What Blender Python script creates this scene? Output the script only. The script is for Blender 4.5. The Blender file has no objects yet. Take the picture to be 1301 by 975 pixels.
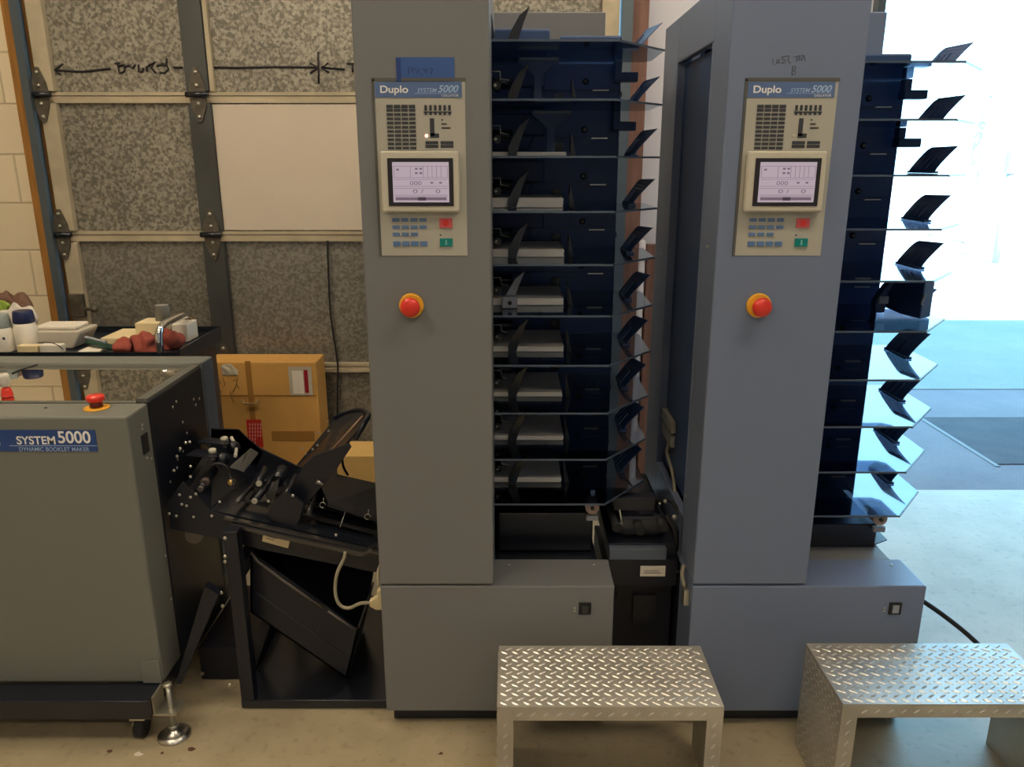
import bpy, bmesh, math, random
from mathutils import Vector, Matrix
random.seed(7)
S = bpy.context.scene
COL = S.collection
F = 1000.0; PITCH = math.radians(15.75); H = 1.475
cP, sP = math.cos(PITCH), math.sin(PITCH)

def at(px, py, Y):
    """point of the place at distance Y seen in this direction (used for measuring from the photograph)"""
    u = -(py-487.5)/F
    hz = cP+u*sP; vt = -sP+u*cP
    return Vector(((px-650.5)/F/hz*Y, Y, H+vt/hz*Y))
def atz(px, py, Z):
    u = -(py-487.5)/F
    hz = cP+u*sP; vt = -sP+u*cP
    Y = (Z-H)/(vt/hz)
    return Vector(((px-650.5)/F/hz*Y, Y, Z))

# ------------------------------------------------------------------ materials
MATS = {}
def mat(name, col, rough=.5, metal=0, bump=0, bscale=60, var=0, vscale=8, spec=.5, coat=0, vcol=None, stretch=None, detail=4):
    if name in MATS: return MATS[name]
    m = bpy.data.materials.new(name); m.use_nodes = True
    nt = m.node_tree; p = nt.nodes['Principled BSDF']
    p.inputs['Base Color'].default_value = (*col, 1)
    p.inputs['Roughness'].default_value = rough
    p.inputs['Metallic'].default_value = metal
    p.inputs['Specular IOR Level'].default_value = spec
    if coat: p.inputs['Coat Weight'].default_value = coat
    if bump or var:
        tc = nt.nodes.new('ShaderNodeTexCoord')
        mp = nt.nodes.new('ShaderNodeMapping'); nt.links.new(tc.outputs['Object'], mp.inputs[0])
        if stretch: mp.inputs['Scale'].default_value = stretch
    if var:
        n = nt.nodes.new('ShaderNodeTexNoise'); n.inputs['Scale'].default_value = vscale; n.inputs['Detail'].default_value = detail
        nt.links.new(mp.outputs[0], n.inputs['Vector'])
        r = nt.nodes.new('ShaderNodeValToRGB')
        c2 = vcol if vcol else tuple(max(0, c*(1-var)) for c in col)
        r.color_ramp.elements[0].color = (*c2, 1); r.color_ramp.elements[0].position = .38
        r.color_ramp.elements[1].color = (*col, 1); r.color_ramp.elements[1].position = .62
        nt.links.new(n.outputs[0], r.inputs[0]); nt.links.new(r.outputs[0], p.inputs['Base Color'])
    if bump:
        n2 = nt.nodes.new('ShaderNodeTexNoise'); n2.inputs['Scale'].default_value = bscale
        nt.links.new(mp.outputs[0], n2.inputs['Vector'])
        b = nt.nodes.new('ShaderNodeBump'); b.inputs['Strength'].default_value = bump; b.inputs['Distance'].default_value = .004
        nt.links.new(n2.outputs[0], b.inputs['Height']); nt.links.new(b.outputs[0], p.inputs['Normal'])
    MATS[name] = m
    return m
def emit(name, col, s):
    m = bpy.data.materials.new(name); m.use_nodes = True
    p = m.node_tree.nodes['Principled BSDF']
    p.inputs['Base Color'].default_value = (0, 0, 0, 1)
    p.inputs['Emission Color'].default_value = (*col, 1); p.inputs['Emission Strength'].default_value = s
    MATS[name] = m
    return m
def acrylic(name, tint, ior, rough=.03, gl=(.85, .88, .92), floor=0.0):
    m = bpy.data.materials.new(name); m.use_nodes = True; nt = m.node_tree
    nt.nodes.clear(); out = nt.nodes.new('ShaderNodeOutputMaterial')
    t = nt.nodes.new('ShaderNodeBsdfTransparent'); t.inputs[0].default_value = (*tint, 1)
    g = nt.nodes.new('ShaderNodeBsdfGlossy'); g.inputs[0].default_value = (*gl, 1); g.inputs['Roughness'].default_value = rough
    fr = nt.nodes.new('ShaderNodeFresnel'); fr.inputs[0].default_value = ior
    ad = nt.nodes.new('ShaderNodeMath'); ad.operation = 'ADD'; ad.use_clamp = True; ad.inputs[1].default_value = floor
    # the plate has two faces: treat entering and leaving the same way
    geo = nt.nodes.new('ShaderNodeNewGeometry')
    mx = nt.nodes.new('ShaderNodeMixShader')
    inv = nt.nodes.new('ShaderNodeMix'); inv.data_type = 'FLOAT'
    nt.links.new(geo.outputs['Backfacing'], inv.inputs[0])
    inv.inputs[2].default_value = ior; inv.inputs[3].default_value = 1/ior
    # backfacing side: the fresnel node inverts the index itself, so feed the inverse to stay out of total reflection
    nt.links.new(inv.outputs[0], fr.inputs[0])
    nt.links.new(fr.outputs[0], ad.inputs[0]); nt.links.new(ad.outputs[0], mx.inputs[0])
    nt.links.new(t.outputs[0], mx.inputs[1]); nt.links.new(g.outputs[0], mx.inputs[2]); nt.links.new(mx.outputs[0], out.inputs[0])
    MATS[name] = m
    return m

GREY = mat('grey_enamel', (.182, .190, .172), .42, bump=.04, bscale=400, spec=.4)
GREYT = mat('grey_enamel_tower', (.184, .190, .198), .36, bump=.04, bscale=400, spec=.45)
GREYT_HAZE = mat('grey_enamel_blue_haze', (.166, .208, .315), .36, bump=.04, bscale=400, spec=.45)  # same grey paint on the second tower, blue glare haze mixed into its colour
BLUEGREY = mat('blue_grey_enamel', (.10, .125, .17), .45)
BLACK = mat('black_enamel', (.008, .0105, .020), .34, bump=.03, bscale=300, spec=.5)
BLACKS = mat('black_satin_steel', (.011, .014, .022), .25, spec=.6)
NAVY = mat('feeder_steel_blue_haze', (.014, .058, .20), .38, spec=.5)  # black feeder walls; the navy is blue haze put into the colour
NAVYL = mat('feeder_moulding_blue_haze', (.018, .052, .15), .45)  # haze blue painted into the dark moulded feeder parts too
RUBBER = mat('black_rubber', (.012, .012, .014), .7)
STEEL = mat('bright_steel', (.62, .6, .56), .3, 1)
ZINC = mat('zinc_plated_steel', (.55, .53, .45), .38, .9)
CHROME = mat('chrome', (.8, .8, .8), .1, 1)
CREAM = mat('cream_plastic', (.56, .53, .44), .45)
PANEL = mat('panel_face', (.43, .42, .365), .5)
HEADB = mat('header_blue', (.09, .155, .33), .4)
LABELB = mat('label_blue', (.02, .065, .24), .35)
WHITE = mat('white_print', (.85, .85, .85), .5)
LBLUE = mat('pale_blue_print', (.35, .5, .75), .5)
PRINTD = mat('dark_print', (.035, .04, .05), .5)
KEYB = mat('blue_key', (.10, .19, .38), .4)
RED = mat('red_plastic', (.75, .035, .02), .35, coat=.3)
YEL = mat('yellow_plastic', (.85, .42, .03), .45)
KRED = mat('red_key', (.62, .10, .11), .4)
KGRN = mat('green_key', (.0, .22, .20), .4)
SCRF = mat('screen_frame', (.02, .018, .022), .35)
SCR = emit('lit_screen', (.78, .62, .70), .55)
SCRL = emit('screen_print', (.30, .20, .27), .5)
SCRD = emit('screen_dark_print', (.12, .08, .11), .4)
LED = emit('indicator_glow', (1, .45, .3), 4)
TAPE = mat('blue_masking_tape', (.035, .10, .32), .7, bump=.15, bscale=150)
TAPED = mat('blue_masking_tape_fold', (.012, .045, .20), .7)
INK = mat('marker_ink', (.02, .015, .02), .7)
INKF = mat('faded_marker_ink', (.12, .125, .15), .7)
PAPER = mat('paper', (.9, .86, .80), .6, bump=.25, bscale=500, stretch=(.05, .05, 6), vscale=200)
CARD = mat('cardboard', (.66, .36, .095), .75, var=.12, vscale=5, bump=.06, bscale=90)
CARDL = mat('cardboard_light', (.68, .44, .15), .75, var=.1, vscale=4)
CARDT = mat('brown_packing_tape', (.38, .19, .05), .25, spec=.6)
POUCH = mat('clear_pouch', (.52, .47, .37), .2)
REDSTK = mat('red_sticker', (.55, .03, .02), .45)
DRED = mat('dark_red_print', (.30, .01, .02), .5)
WOOD = mat('orange_wood', (.42, .19, .035), .6, var=.25, vscale=6, stretch=(12, 12, 1))
WOODP = mat('pale_wood', (.62, .45, .23), .65, var=.2, vscale=5, stretch=(12, 12, 1))
WOODR = mat('reddish_wood', (.23, .115, .085), .7, var=.25, vscale=5, stretch=(12, 12, 1))
TRACK = mat('blue_steel_track', (.11, .14, .165), .42, .5)
STILE = mat('dark_grey_steel', (.085, .09, .088), .5, .4, var=.25, vscale=3)
CSTILE = mat('cream_steel', (.50, .43, .30), .55, var=.18, vscale=9)
HINGE = mat('hinge_steel', (.16, .14, .11), .5, .6, var=.3, vscale=30)
BOARD = mat('white_foam_board', (.63, .55, .45), .8, var=.05, vscale=3)
WHITEWALL = mat('white_wall_board', (.62, .62, .68), .8, var=.05, vscale=2)
RAG = mat('red_shop_cloth', (.30, .065, .045), .95, bump=.5, bscale=60)
COPLAST = mat('clear_tub_plastic', (.52, .48, .40), .25, spec=.6)
BROWN = mat('brown_wrap', (.12, .055, .03), .6, bump=.4, bscale=50)
GREENL = mat('leaf_green_print', (.25, .38, .05), .5)
FOIL = mat('crinkled_film', (.6, .56, .5), .2, bump=.8, bscale=70)
CUP = mat('grey_cup', (.24, .25, .23), .6)
GREENK = mat('green_handle', (.02, .06, .045), .35)
CREAMBOX = mat('cream_card', (.72, .60, .36), .7)
OFFW = mat('off_white', (.75, .70, .60), .6)
BLUECAP = mat('dark_blue_cap', (.008, .014, .07), .4)
GCAP = mat('grey_blue_cap', (.27, .31, .29), .5)
CABLE = mat('grey_cable', (.33, .30, .22), .5)
WHEEL = mat('pink_roller', (.42, .30, .26), .5)
FINW = mat('grey_white_plastic', (.30, .32, .36), .4)
LID = acrylic('smoked_lid', (.10, .10, .10), 2.6, .02, (.95, .92, .85), .55)
TRAYM = acrylic('smoked_tray', (.36, .40, .48), 1.9, .045, (.80, .88, .95), .03)

def galv(name, base, hi, rough=.38):
    m = bpy.data.materials.new(name); m.use_nodes = True; nt = m.node_tree; p = nt.nodes['Principled BSDF']
    tc = nt.nodes.new('ShaderNodeTexCoord')
    v = nt.nodes.new('ShaderNodeTexVoronoi'); v.inputs['Scale'].default_value = 85; v.inputs['Randomness'].default_value = 1
    n = nt.nodes.new('ShaderNodeTexNoise'); n.inputs['Scale'].default_value = 70; n.inputs['Detail'].default_value = 3
    n3 = nt.nodes.new('ShaderNodeTexNoise'); n3.inputs['Scale'].default_value = 2.2; n3.inputs['Detail'].default_value = 4
    for k in (v, n, n3): nt.links.new(tc.outputs['Object'], k.inputs['Vector'])
    sep = nt.nodes.new('ShaderNodeSeparateColor'); nt.links.new(v.outputs['Color'], sep.inputs[0])
    a = nt.nodes.new('ShaderNodeMath'); a.operation = 'MULTIPLY_ADD'; a.inputs[1].default_value = .45
    nt.links.new(sep.outputs[0], a.inputs[0]); nt.links.new(n.outputs[0], a.inputs[2])
    r = nt.nodes.new('ShaderNodeValToRGB')
    r.color_ramp.elements[0].position = .55; r.color_ramp.elements[0].color = (*base, 1)
    r.color_ramp.elements[1].position = .92; r.color_ramp.elements[1].color = (*hi, 1)
    nt.links.new(a.outputs[0], r.inputs[0])
    mx = nt.nodes.new('ShaderNodeMix'); mx.data_type = 'RGBA'; mx.blend_type = 'MULTIPLY'; mx.inputs[0].default_value = .55
    r3 = nt.nodes.new('ShaderNodeValToRGB'); r3.color_ramp.elements[0].position = .35; r3.color_ramp.elements[0].color = (.55, .55, .55, 1); r3.color_ramp.elements[1].position = .6
    nt.links.new(n3.outputs[0], r3.inputs[0])
    nt.links.new(r.outputs[0], mx.inputs[6]); nt.links.new(r3.outputs[0], mx.inputs[7]); nt.links.new(mx.outputs[2], p.inputs['Base Color'])
    p.inputs['Metallic'].default_value = .35; p.inputs['Roughness'].default_value = rough
    MATS[name] = m; return m
GALV = galv('galvanised_steel', (.19, .178, .145), (.44, .41, .335))
GALVD = galv('galvanised_steel_dull', (.21, .197, .165), (.36, .338, .285), .33)

def ground_mat(name, c1, c2, scale=3, fine=60, rough=.8, spots=.0, crack=False):
    m = bpy.data.materials.new(name); m.use_nodes = True; nt = m.node_tree; p = nt.nodes['Principled BSDF']
    tc = nt.nodes.new('ShaderNodeTexCoord')
    n = nt.nodes.new('ShaderNodeTexNoise'); n.inputs['Scale'].default_value = scale; n.inputs['Detail'].default_value = 6; n.inputs['Roughness'].default_value = .6
    f = nt.nodes.new('ShaderNodeTexNoise'); f.inputs['Scale'].default_value = fine; f.inputs['Detail'].default_value = 3
    for k in (n, f): nt.links.new(tc.outputs['Object'], k.inputs['Vector'])
    r = nt.nodes.new('ShaderNodeValToRGB'); r.color_ramp.elements[0].position = .35; r.color_ramp.elements[1].position = .65
    r.color_ramp.elements[0].color = (*c1, 1); r.color_ramp.elements[1].color = (*c2, 1)
    nt.links.new(n.outputs[0], r.inputs[0])
    r2 = nt.nodes.new('ShaderNodeValToRGB'); r2.color_ramp.elements[0].position = .30; r2.color_ramp.elements[1].position = .42
    r2.color_ramp.elements[0].color = (1-spots, 1-spots, 1-spots, 1); r2.color_ramp.elements[1].color = (1, 1, 1, 1)
    nt.links.new(f.outputs[0], r2.inputs[0])
    mx = nt.nodes.new('ShaderNodeMix'); mx.data_type = 'RGBA'; mx.blend_type = 'MULTIPLY'; mx.inputs[0].default_value = 1
    nt.links.new(r.outputs[0], mx.inputs[6]); nt.links.new(r2.outputs[0], mx.inputs[7]); nt.links.new(mx.outputs[2], p.inputs['Base Color'])
    p.inputs['Roughness'].default_value = rough
    b = nt.nodes.new('ShaderNodeBump'); b.inputs['Strength'].default_value = .2; b.inputs['Distance'].default_value = .003
    nt.links.new(f.outputs[0], b.inputs['Height']); nt.links.new(b.outputs[0], p.inputs['Normal'])
    MATS[name] = m; return m
FLOORM = ground_mat('worn_concrete_floor', (.36, .30, .19), (.49, .415, .28), 2.6, 38, .45, .18)
APRON = ground_mat('concrete_apron', (.17, .15, .15), (.215, .19, .18), 2, 90, .85, .2)
ASPH = ground_mat('asphalt', (.062, .058, .06), (.085, .08, .078), 4, 160, .9, .4)
ROAD = ground_mat('pale_driveway', (.20, .22, .17), (.25, .25, .20), 1.5, 70, .85, .25)
FARG = ground_mat('sunny_pavement', (.55, .54, .50), (.62, .61, .57), 1, 50, .85, .1)

def brick_mat(name, c, mortar):
    m = bpy.data.materials.new(name); m.use_nodes = True; nt = m.node_tree; p = nt.nodes['Principled BSDF']
    tc = nt.nodes.new('ShaderNodeTexCoord'); mp = nt.nodes.new('ShaderNodeMapping'); mp.inputs['Rotation'].default_value = (math.radians(90), 0, 0)
    mp.inputs['Location'].default_value = (.10, .083, 0)
    nt.links.new(tc.outputs['Object'], mp.inputs[0])
    b = nt.nodes.new('ShaderNodeTexBrick'); b.offset = .5
    b.inputs['Color1'].default_value = (*c, 1); b.inputs['Color2'].default_value = (*[x*.94 for x in c], 1); b.inputs['Mortar'].default_value = (*mortar, 1)
    b.inputs['Scale'].default_value = 1; b.inputs['Mortar Size'].default_value = .006; b.inputs['Brick Width'].default_value = .406; b.inputs['Row Height'].default_value = .203
    b.inputs['Mortar Smooth'].default_value = .6
    nt.links.new(mp.outputs[0], b.inputs['Vector']); nt.links.new(b.outputs['Color'], p.inputs['Base Color'])
    bp = nt.nodes.new('ShaderNodeBump'); bp.invert = True; bp.inputs['Distance'].default_value = .004; bp.inputs['Strength'].default_value = .7
    nt.links.new(b.outputs['Fac'], bp.inputs['Height']); nt.links.new(bp.outputs[0], p.inputs['Normal'])
    p.inputs['Roughness'].default_value = .75
    MATS[name] = m; return m
BLOCK = brick_mat('painted_block', (.86, .74, .52), (.66, .56, .38))
PLATE = mat('diamond_plate_aluminium', (.58, .55, .48), .45, .5, bump=.05, bscale=40, var=.25, vscale=7)
PLATER = mat('diamond_lug_aluminium', (.72, .70, .64), .36, .8)

# ------------------------------------------------------------------ geometry helpers
def obj(name, bm, m, parent=None, smooth=False, bevel=0, loc=None):
    me = bpy.data.meshes.new(name)
    bmesh.ops.recalc_face_normals(bm, faces=bm.faces)
    if smooth:
        for f in bm.faces: f.smooth = True
    bm.to_mesh(me); bm.free()
    o = bpy.data.objects.new(name, me); COL.objects.link(o)
    for k in (m if isinstance(m, (list, tuple)) else [m]): me.materials.append(k)
    if parent:
        o.parent = parent
    if loc: o.location = loc
    if bevel:
        b = o.modifiers.new('bevel', 'BEVEL'); b.width = bevel; b.segments = 2; b.limit_method = 'ANGLE'; b.angle_limit = math.radians(40)
    return o
def tag(o, label=None, cat=None, group=None, kind=None):
    if label: o['label'] = label
    if cat: o['category'] = cat
    if group: o['group'] = group
    if kind: o['kind'] = kind
    return o
def thing(name, label, cat, loc=(0, 0, 0), group=None):
    o = bpy.data.objects.new(name, None); COL.objects.link(o); o.location = loc; o.empty_display_size = .1
    return tag(o, label, cat, group)
def place(root, base):
    """put the Empty at its base while its parts stay where they were built"""
    b = Vector(base); root.location = b
    for c in root.children: c.location = Vector(c.location) - b
def B(): return bmesh.new()
def box(bm, x0, x1, y0, y1, z0, z1, mi=0):
    v = [bm.verts.new(p) for p in ((x0,y0,z0),(x1,y0,z0),(x1,y1,z0),(x0,y1,z0),(x0,y0,z1),(x1,y0,z1),(x1,y1,z1),(x0,y1,z1))]
    for f in ((0,3,2,1),(4,5,6,7),(0,1,5,4),(1,2,6,5),(2,3,7,6),(3,0,4,7)):
        bm.faces.new([v[i] for i in f]).material_index = mi
    return bm
def boxo(name, d, m, parent=None, bevel=0, **k):
    return obj(name, box(B(), *d), m, parent, bevel=bevel, **k)
def prism(bm, pts, d, mi=0):
    """pts: 3-D outline, d: offset vector"""
    d = Vector(d)
    a = [bm.verts.new(Vector(p)) for p in pts]; b = [bm.verts.new(Vector(p)+d) for p in pts]
    bm.faces.new(a).material_index = mi; bm.faces.new(list(reversed(b))).material_index = mi
    n = len(pts)
    for i in range(n):
        bm.faces.new((a[i], b[i], b[(i+1) % n], a[(i+1) % n])).material_index = mi
    return bm
def pxy(pts, Y): return [at(x, y, Y) for x, y in pts]
def cyl(bm, p0, p1, r0, r1=None, n=20, cap=True, mi=0):
    p0 = Vector(p0); p1 = Vector(p1); r1 = r0 if r1 is None else r1
    d = (p1-p0).normalized(); a = d.orthogonal().normalized(); b = d.cross(a)
    A = [bm.verts.new(p0+a*math.cos(t)*r0+b*math.sin(t)*r0) for t in [2*math.pi*i/n for i in range(n)]]
    C = [bm.verts.new(p1+a*math.cos(t)*r1+b*math.sin(t)*r1) for t in [2*math.pi*i/n for i in range(n)]]
    for i in range(n):
        f = bm.faces.new((A[i], A[(i+1) % n], C[(i+1) % n], C[i])); f.smooth = True; f.material_index = mi
    if cap:
        bm.faces.new(list(reversed(A))).material_index = mi; bm.faces.new(C).material_index = mi
    return bm
def lathe(bm, c, axis, prof, n=24, mi=0):
    """prof: (radius, height) along axis from c"""
    c = Vector(c); d = Vector(axis).normalized(); a = d.orthogonal().normalized(); b = d.cross(a); rings = []
    for r, h in prof:
        r = max(r, 1e-5)
        rings.append([bm.verts.new(c+d*h+a*math.cos(2*math.pi*i/n)*r+b*math.sin(2*math.pi*i/n)*r) for i in range(n)])
    for A, C in zip(rings, rings[1:]):
        for i in range(n):
            f = bm.faces.new((A[i], A[(i+1) % n], C[(i+1) % n], C[i])); f.smooth = True; f.material_index = mi
    bm.faces.new(list(reversed(rings[0]))).material_index = mi; bm.faces.new(rings[-1]).material_index = mi
    return bm
def catmull(pts, k=6):
    pts = [Vector(p) for p in pts]; P = [pts[0]]+pts+[pts[-1]]; out = []
    for i in range(1, len(P)-2):
        for j in range(k):
            t = j/k; a, b, c, d = P[i-1], P[i], P[i+1], P[i+2]
            out.append(.5*((2*b)+(c-a)*t+(2*a-5*b+4*c-d)*t*t+(3*b-a-3*c+d)*t**3))
    out.append(pts[-1]); return out
def tube(bm, pts, r, n=8, smooth=True, mi=0):
    if smooth: pts = catmull(pts)
    pts = [Vector(p) for p in pts]; rings = []; up = None
    for i, p in enumerate(pts):
        d = (pts[min(i+1, len(pts)-1)]-pts[max(i-1, 0)]).normalized()
        if up is None: up = d.orthogonal().normalized()
        up = (up-d*up.dot(d)); up = up.normalized() if up.length > 1e-6 else d.orthogonal().normalized()
        b = d.cross(up)
        rings.append([bm.verts.new(p+up*math.cos(2*math.pi*j/n)*r+b*math.sin(2*math.pi*j/n)*r) for j in range(n)])
    for A, C in zip(rings, rings[1:]):
        for i in range(n):
            f = bm.faces.new((A[i], A[(i+1) % n], C[(i+1) % n], C[i])); f.smooth = True; f.material_index = mi
    bm.faces.new(list(reversed(rings[0]))).material_index = mi; bm.faces.new(rings[-1]).material_index = mi
    return bm
def text(name, s, x0, x1, z0, z1, Y, m, parent, bold=0, shear=0, spacing=1):
    cu = bpy.data.curves.new('t', 'FONT'); cu.body = s; cu.size = 1; cu.offset = bold; cu.shear = shear; cu.space_character = spacing
    t = bpy.data.objects.new('t', cu); COL.objects.link(t)
    bpy.context.view_layer.update()
    dg = bpy.context.evaluated_depsgraph_get()
    me = bpy.data.meshes.new_from_object(t.evaluated_get(dg))
    bpy.data.objects.remove(t)
    xs = [v.co.x for v in me.vertices]; ys = [v.co.y for v in me.vertices]
    ax, bx, ay, by = min(xs), max(xs), min(ys), max(ys)
    for v in me.vertices:
        v.co = Vector((x0+(v.co.x-ax)/(bx-ax)*(x1-x0), Y, z0+(v.co.y-ay)/(by-ay)*(z1-z0)))
    me.name = name; me.materials.clear(); me.materials.append(m)
    o = bpy.data.objects.new(name, me); COL.objects.link(o); o.parent = parent
    return o
def strokes(name, lines, r, m, parent, sm=False):
    bm = B()
    for l in lines: tube(bm, l, r, 5, smooth=sm)
    return obj(name, bm, m, parent)
def rag(bm, c, rx, ry, rz, seed, n=26):
    rnd = random.Random(seed); c = Vector(c)
    bmesh.ops.create_icosphere(bm, subdivisions=4, radius=1, matrix=Matrix.Translation(c))
    ph = [(rnd.uniform(0, 6.28), Vector((rnd.uniform(-1, 1), rnd.uniform(-1, 1), rnd.uniform(-1, 1))).normalized()*rnd.uniform(3, 9)) for _ in range(7)]
    for v in bm.verts:
        d = (v.co-c)
        k = 1+sum(.09*math.sin(w.dot(d)+p) for p, w in ph) + .12*abs(math.sin(5*d.x+3*d.y+seed))
        v.co = c+Vector((d.x*rx, d.y*ry, max(d.z, -.55)*rz))*k
    for v in bm.verts: v.co.z = max(v.co.z, c.z-.55*rz)
    for f in bm.faces: f.smooth = True
    return bm

# ------------------------------------------------------------------ setting
def struct(name, bm, m, label=None, cat=None, **k):
    o = obj(name, bm, m, **k); o['kind'] = 'structure'
    if label: o['label'] = label
    if cat: o['category'] = cat
    return o
WY = 3.5      # inner face of the back wall
struct('floor', box(B(), -5, 5, -5, 3.40, -.1, 0), FLOORM, 'worn tan concrete workshop floor', 'floor')
bm = B()
box(bm, -5, -1.985, WY, WY+.2, 0, 4.3); box(bm, -1.985, .46, WY, WY+.2, 2.52, 4.3)
box(bm, 1.50, 4.3, WY, WY+.2, 2.9, 4.3); box(bm, 4.3, 5, WY, WY+.2, 0, 4.3)
struct('wall_back', bm, BLOCK, 'cream painted block wall behind the left garage door track', 'wall')
struct('wall_centre', box(B(), .46, 1.50, WY, WY+.2, 0, 4.3), WHITEWALL, 'white wall board between the two garage doors', 'wall')
struct('wall_left', box(B(), -5.2, -5, -5, WY+.2, 0, 4.3), BLOCK)
bm = B()
box(bm, 5, 5.2, -5, WY+.2, 0, 4.3)
struct('wall_right', bm, WHITEWALL)
struct('wall_front', box(B(), -5.2, 5.2, -5.2, -5, 0, 4.3), WHITEWALL)
struct('ceiling', box(B(), -5.2, 5.2, -5.2, WY+.25, 4.3, 4.4), WHITEWALL)
# outside ground
struct('concrete_apron', box(B(), -3, 9, 3.40, 4.49, -.1, -.005), APRON, 'concrete apron just outside the open doorway', 'ground')
struct('asphalt_patch', box(B(), 2.46, 9, 3.73, 4.487, -.004, .0), ASPH, 'dark square asphalt patch in the concrete outside', 'ground')
struct('concrete_strip', box(B(), -3, 9, 4.49, 5.08, -.1, -.003), APRON, 'paler concrete strip beyond the asphalt patch', 'ground')
struct('joint_strip', box(B(), -3, 9, 5.08, 5.11, -.1, -.006), ASPH)
struct('driveway', box(B(), -8, 14, 5.11, 7.6, -.1, -.004), ROAD, 'pale greenish driveway outside the open doorway', 'ground')
struct('far_pavement', box(B(), -60, 80, 7.6, 120, -.1, -.006), FARG, 'sunlit white pavement in the distance', 'ground')
bm = B()
for i in range(1): prism(bm, [(2.435, 3.70, -.003), (2.46, 3.70, -.003), (2.46, 4.49, -.003), (2.435, 4.49, -.003)], (0, 0, .002))
struct('trim_1', bm, mat('kerb_seam', (.23, .22, .20), .8))

# garage door 1, closed, sectional
door = bpy.data.objects.new('door_1', None); COL.objects.link(door); door['kind'] = 'structure'
door['label'] = 'closed galvanised sectional garage door behind the machines'; door['category'] = 'garage door'
DY = 3.40
seams = [.03, .600, 1.178, 1.735, 2.31]
DX0, DX1 = -1.915, .425
for i in range(4):
    z0, z1 = seams[i], seams[i+1]
    sec = boxo('door_section', (DX0, DX1, DY+.012, DY+.045, z0, z1), GALV if i > 1 else GALVD, door)
    bm = B()
    box(bm, DX0, DX1, DY-.006, DY+.012, z1-.030, z1-.014); box(bm, DX0, DX1, DY-.002, DY+.012, z1-.014, z1-.003)
    box(bm, DX0, DX1, DY-.006, DY+.012, z1-.001, z1+.012)
    if i < 3: obj('seam_rail', bm, CSTILE, door)
    for sx0, sx1, m in ((DX0, DX0+.065, CSTILE), (-1.315, -1.225, STILE), (-.275, -.185, STILE), (DX1-.07, DX1, CSTILE)):
        boxo('stile', (sx0, sx1, DY-.022, DY+.011, z0+.014, z1-.032), m, door, bevel=.003)
    if i >= 3: boxo('stile_flange', (-1.222, -1.205, DY-.012, DY+.011, z0+.014, z1-.032), CSTILE, door)
for z in seams[1:4]:
    for hx in (DX0+.012, -1.268, -.23, DX1-.03):
        bm = B()
        for s in (1, -1):
            prism(bm, [(hx-.034, DY-.03, z+s*.012), (hx+.034, DY-.03, z+s*.012), (hx+.030, DY-.03, z+s*.045), (hx+.008, DY-.03, z+s*.105), (hx-.008, DY-.03, z+s*.105), (hx-.030, DY-.03, z+s*.045)], (0, .006, 0))
        h = obj('hinge', bm, HINGE, door)
        bm = B(); cyl(bm, (hx-.045, DY-.036, z), (hx+.045, DY-.036, z), .011, n=12); obj('hinge_pin', bm, BLACKS, h)
        bm = B()
        for s in (1, -1):
            lathe(bm, (hx, DY-.03, z+s*.085), (0, -1, 0), [(.008, 0), (.007, .004), (.002, .006)], 10)
            lathe(bm, (hx, DY-.03, z+s*.035), (0, -1, 0), [(.008, 0), (.007, .004), (.002, .006)], 10)
        obj('bolt', bm, ZINC, h)
boxo('white_replacement_panel', (-1.223, -.32, DY-.002, DY+.011, 1.195, 1.700), BOARD, door)['label'] = 'plain white replacement board'
# lower right middle upright, the cable and the writing
strokes('pull_cord', [[at(416, 306, DY-.01), at(417, 340, DY-.01), at(420, 400, DY-.01), at(428, 455, DY-.01), at(429, 478, DY-.012), at(428, 560, DY-.012)]], .0045, RUBBER, door, True)
def wl(pts): return [at(x, y, DY+.009) for x, y in pts]
strokes('marker_writing', [wl([(69, 89), (90, 90.5), (105, 91), (140, 87)]), wl([(80, 81), (69, 89), (77, 95)]),
    wl([(146, 81), (152, 80)]), wl([(149, 80), (152, 93), (158, 91), (158, 82), (151, 84)]), wl([(158, 85), (165, 83), (168, 87), (172, 82)]),
    wl([(176, 82), (176, 91), (181, 91), (182, 86)]), wl([(186, 84), (187, 91)]), wl([(188, 84), (197, 79), (192, 86), (198, 93)]),
    wl([(199, 84), (205, 82), (212, 83), (214, 88), (209, 93), (203, 92)]), wl([(205, 80), (211, 82), (212, 74)]), wl([(220, 85.5), (232, 86)]),
    wl([(262, 85.5), (300, 86), (350, 85), (402, 85.5)]), wl([(394, 80), (404, 86), (394, 93)]), wl([(404, 66), (405, 106)]),
    wl([(438, 88), (408, 86), (417, 80)]), wl([(408, 86), (418, 92)]), wl([(441, 81), (452, 81)]), wl([(447, 81), (448, 92)])], .0042, INK, door)
# lock bar on the end stile
bm = B(); box(bm, *[*(at(88, 0, 3.36).x*0+at(89, 390, 3.36).x, at(107, 390, 3.36).x), 3.355, 3.378, at(0, 403, 3.36).z, at(0, 374, 3.36).z])
lk = obj('lock_plate', bm, HINGE, door, bevel=.003)
bm = B(); cyl(bm, at(107, 393, 3.352), at(124, 393, 3.352), .007); obj('lock_bolt', bm, HINGE, lk)
bm = B(); bmesh.ops.create_uvsphere(bm, u_segments=10, v_segments=6, radius=.016, matrix=Matrix.Translation(at(120, 393, 3.35))); obj('lock_knob', bm, HINGE, lk, True)
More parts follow.
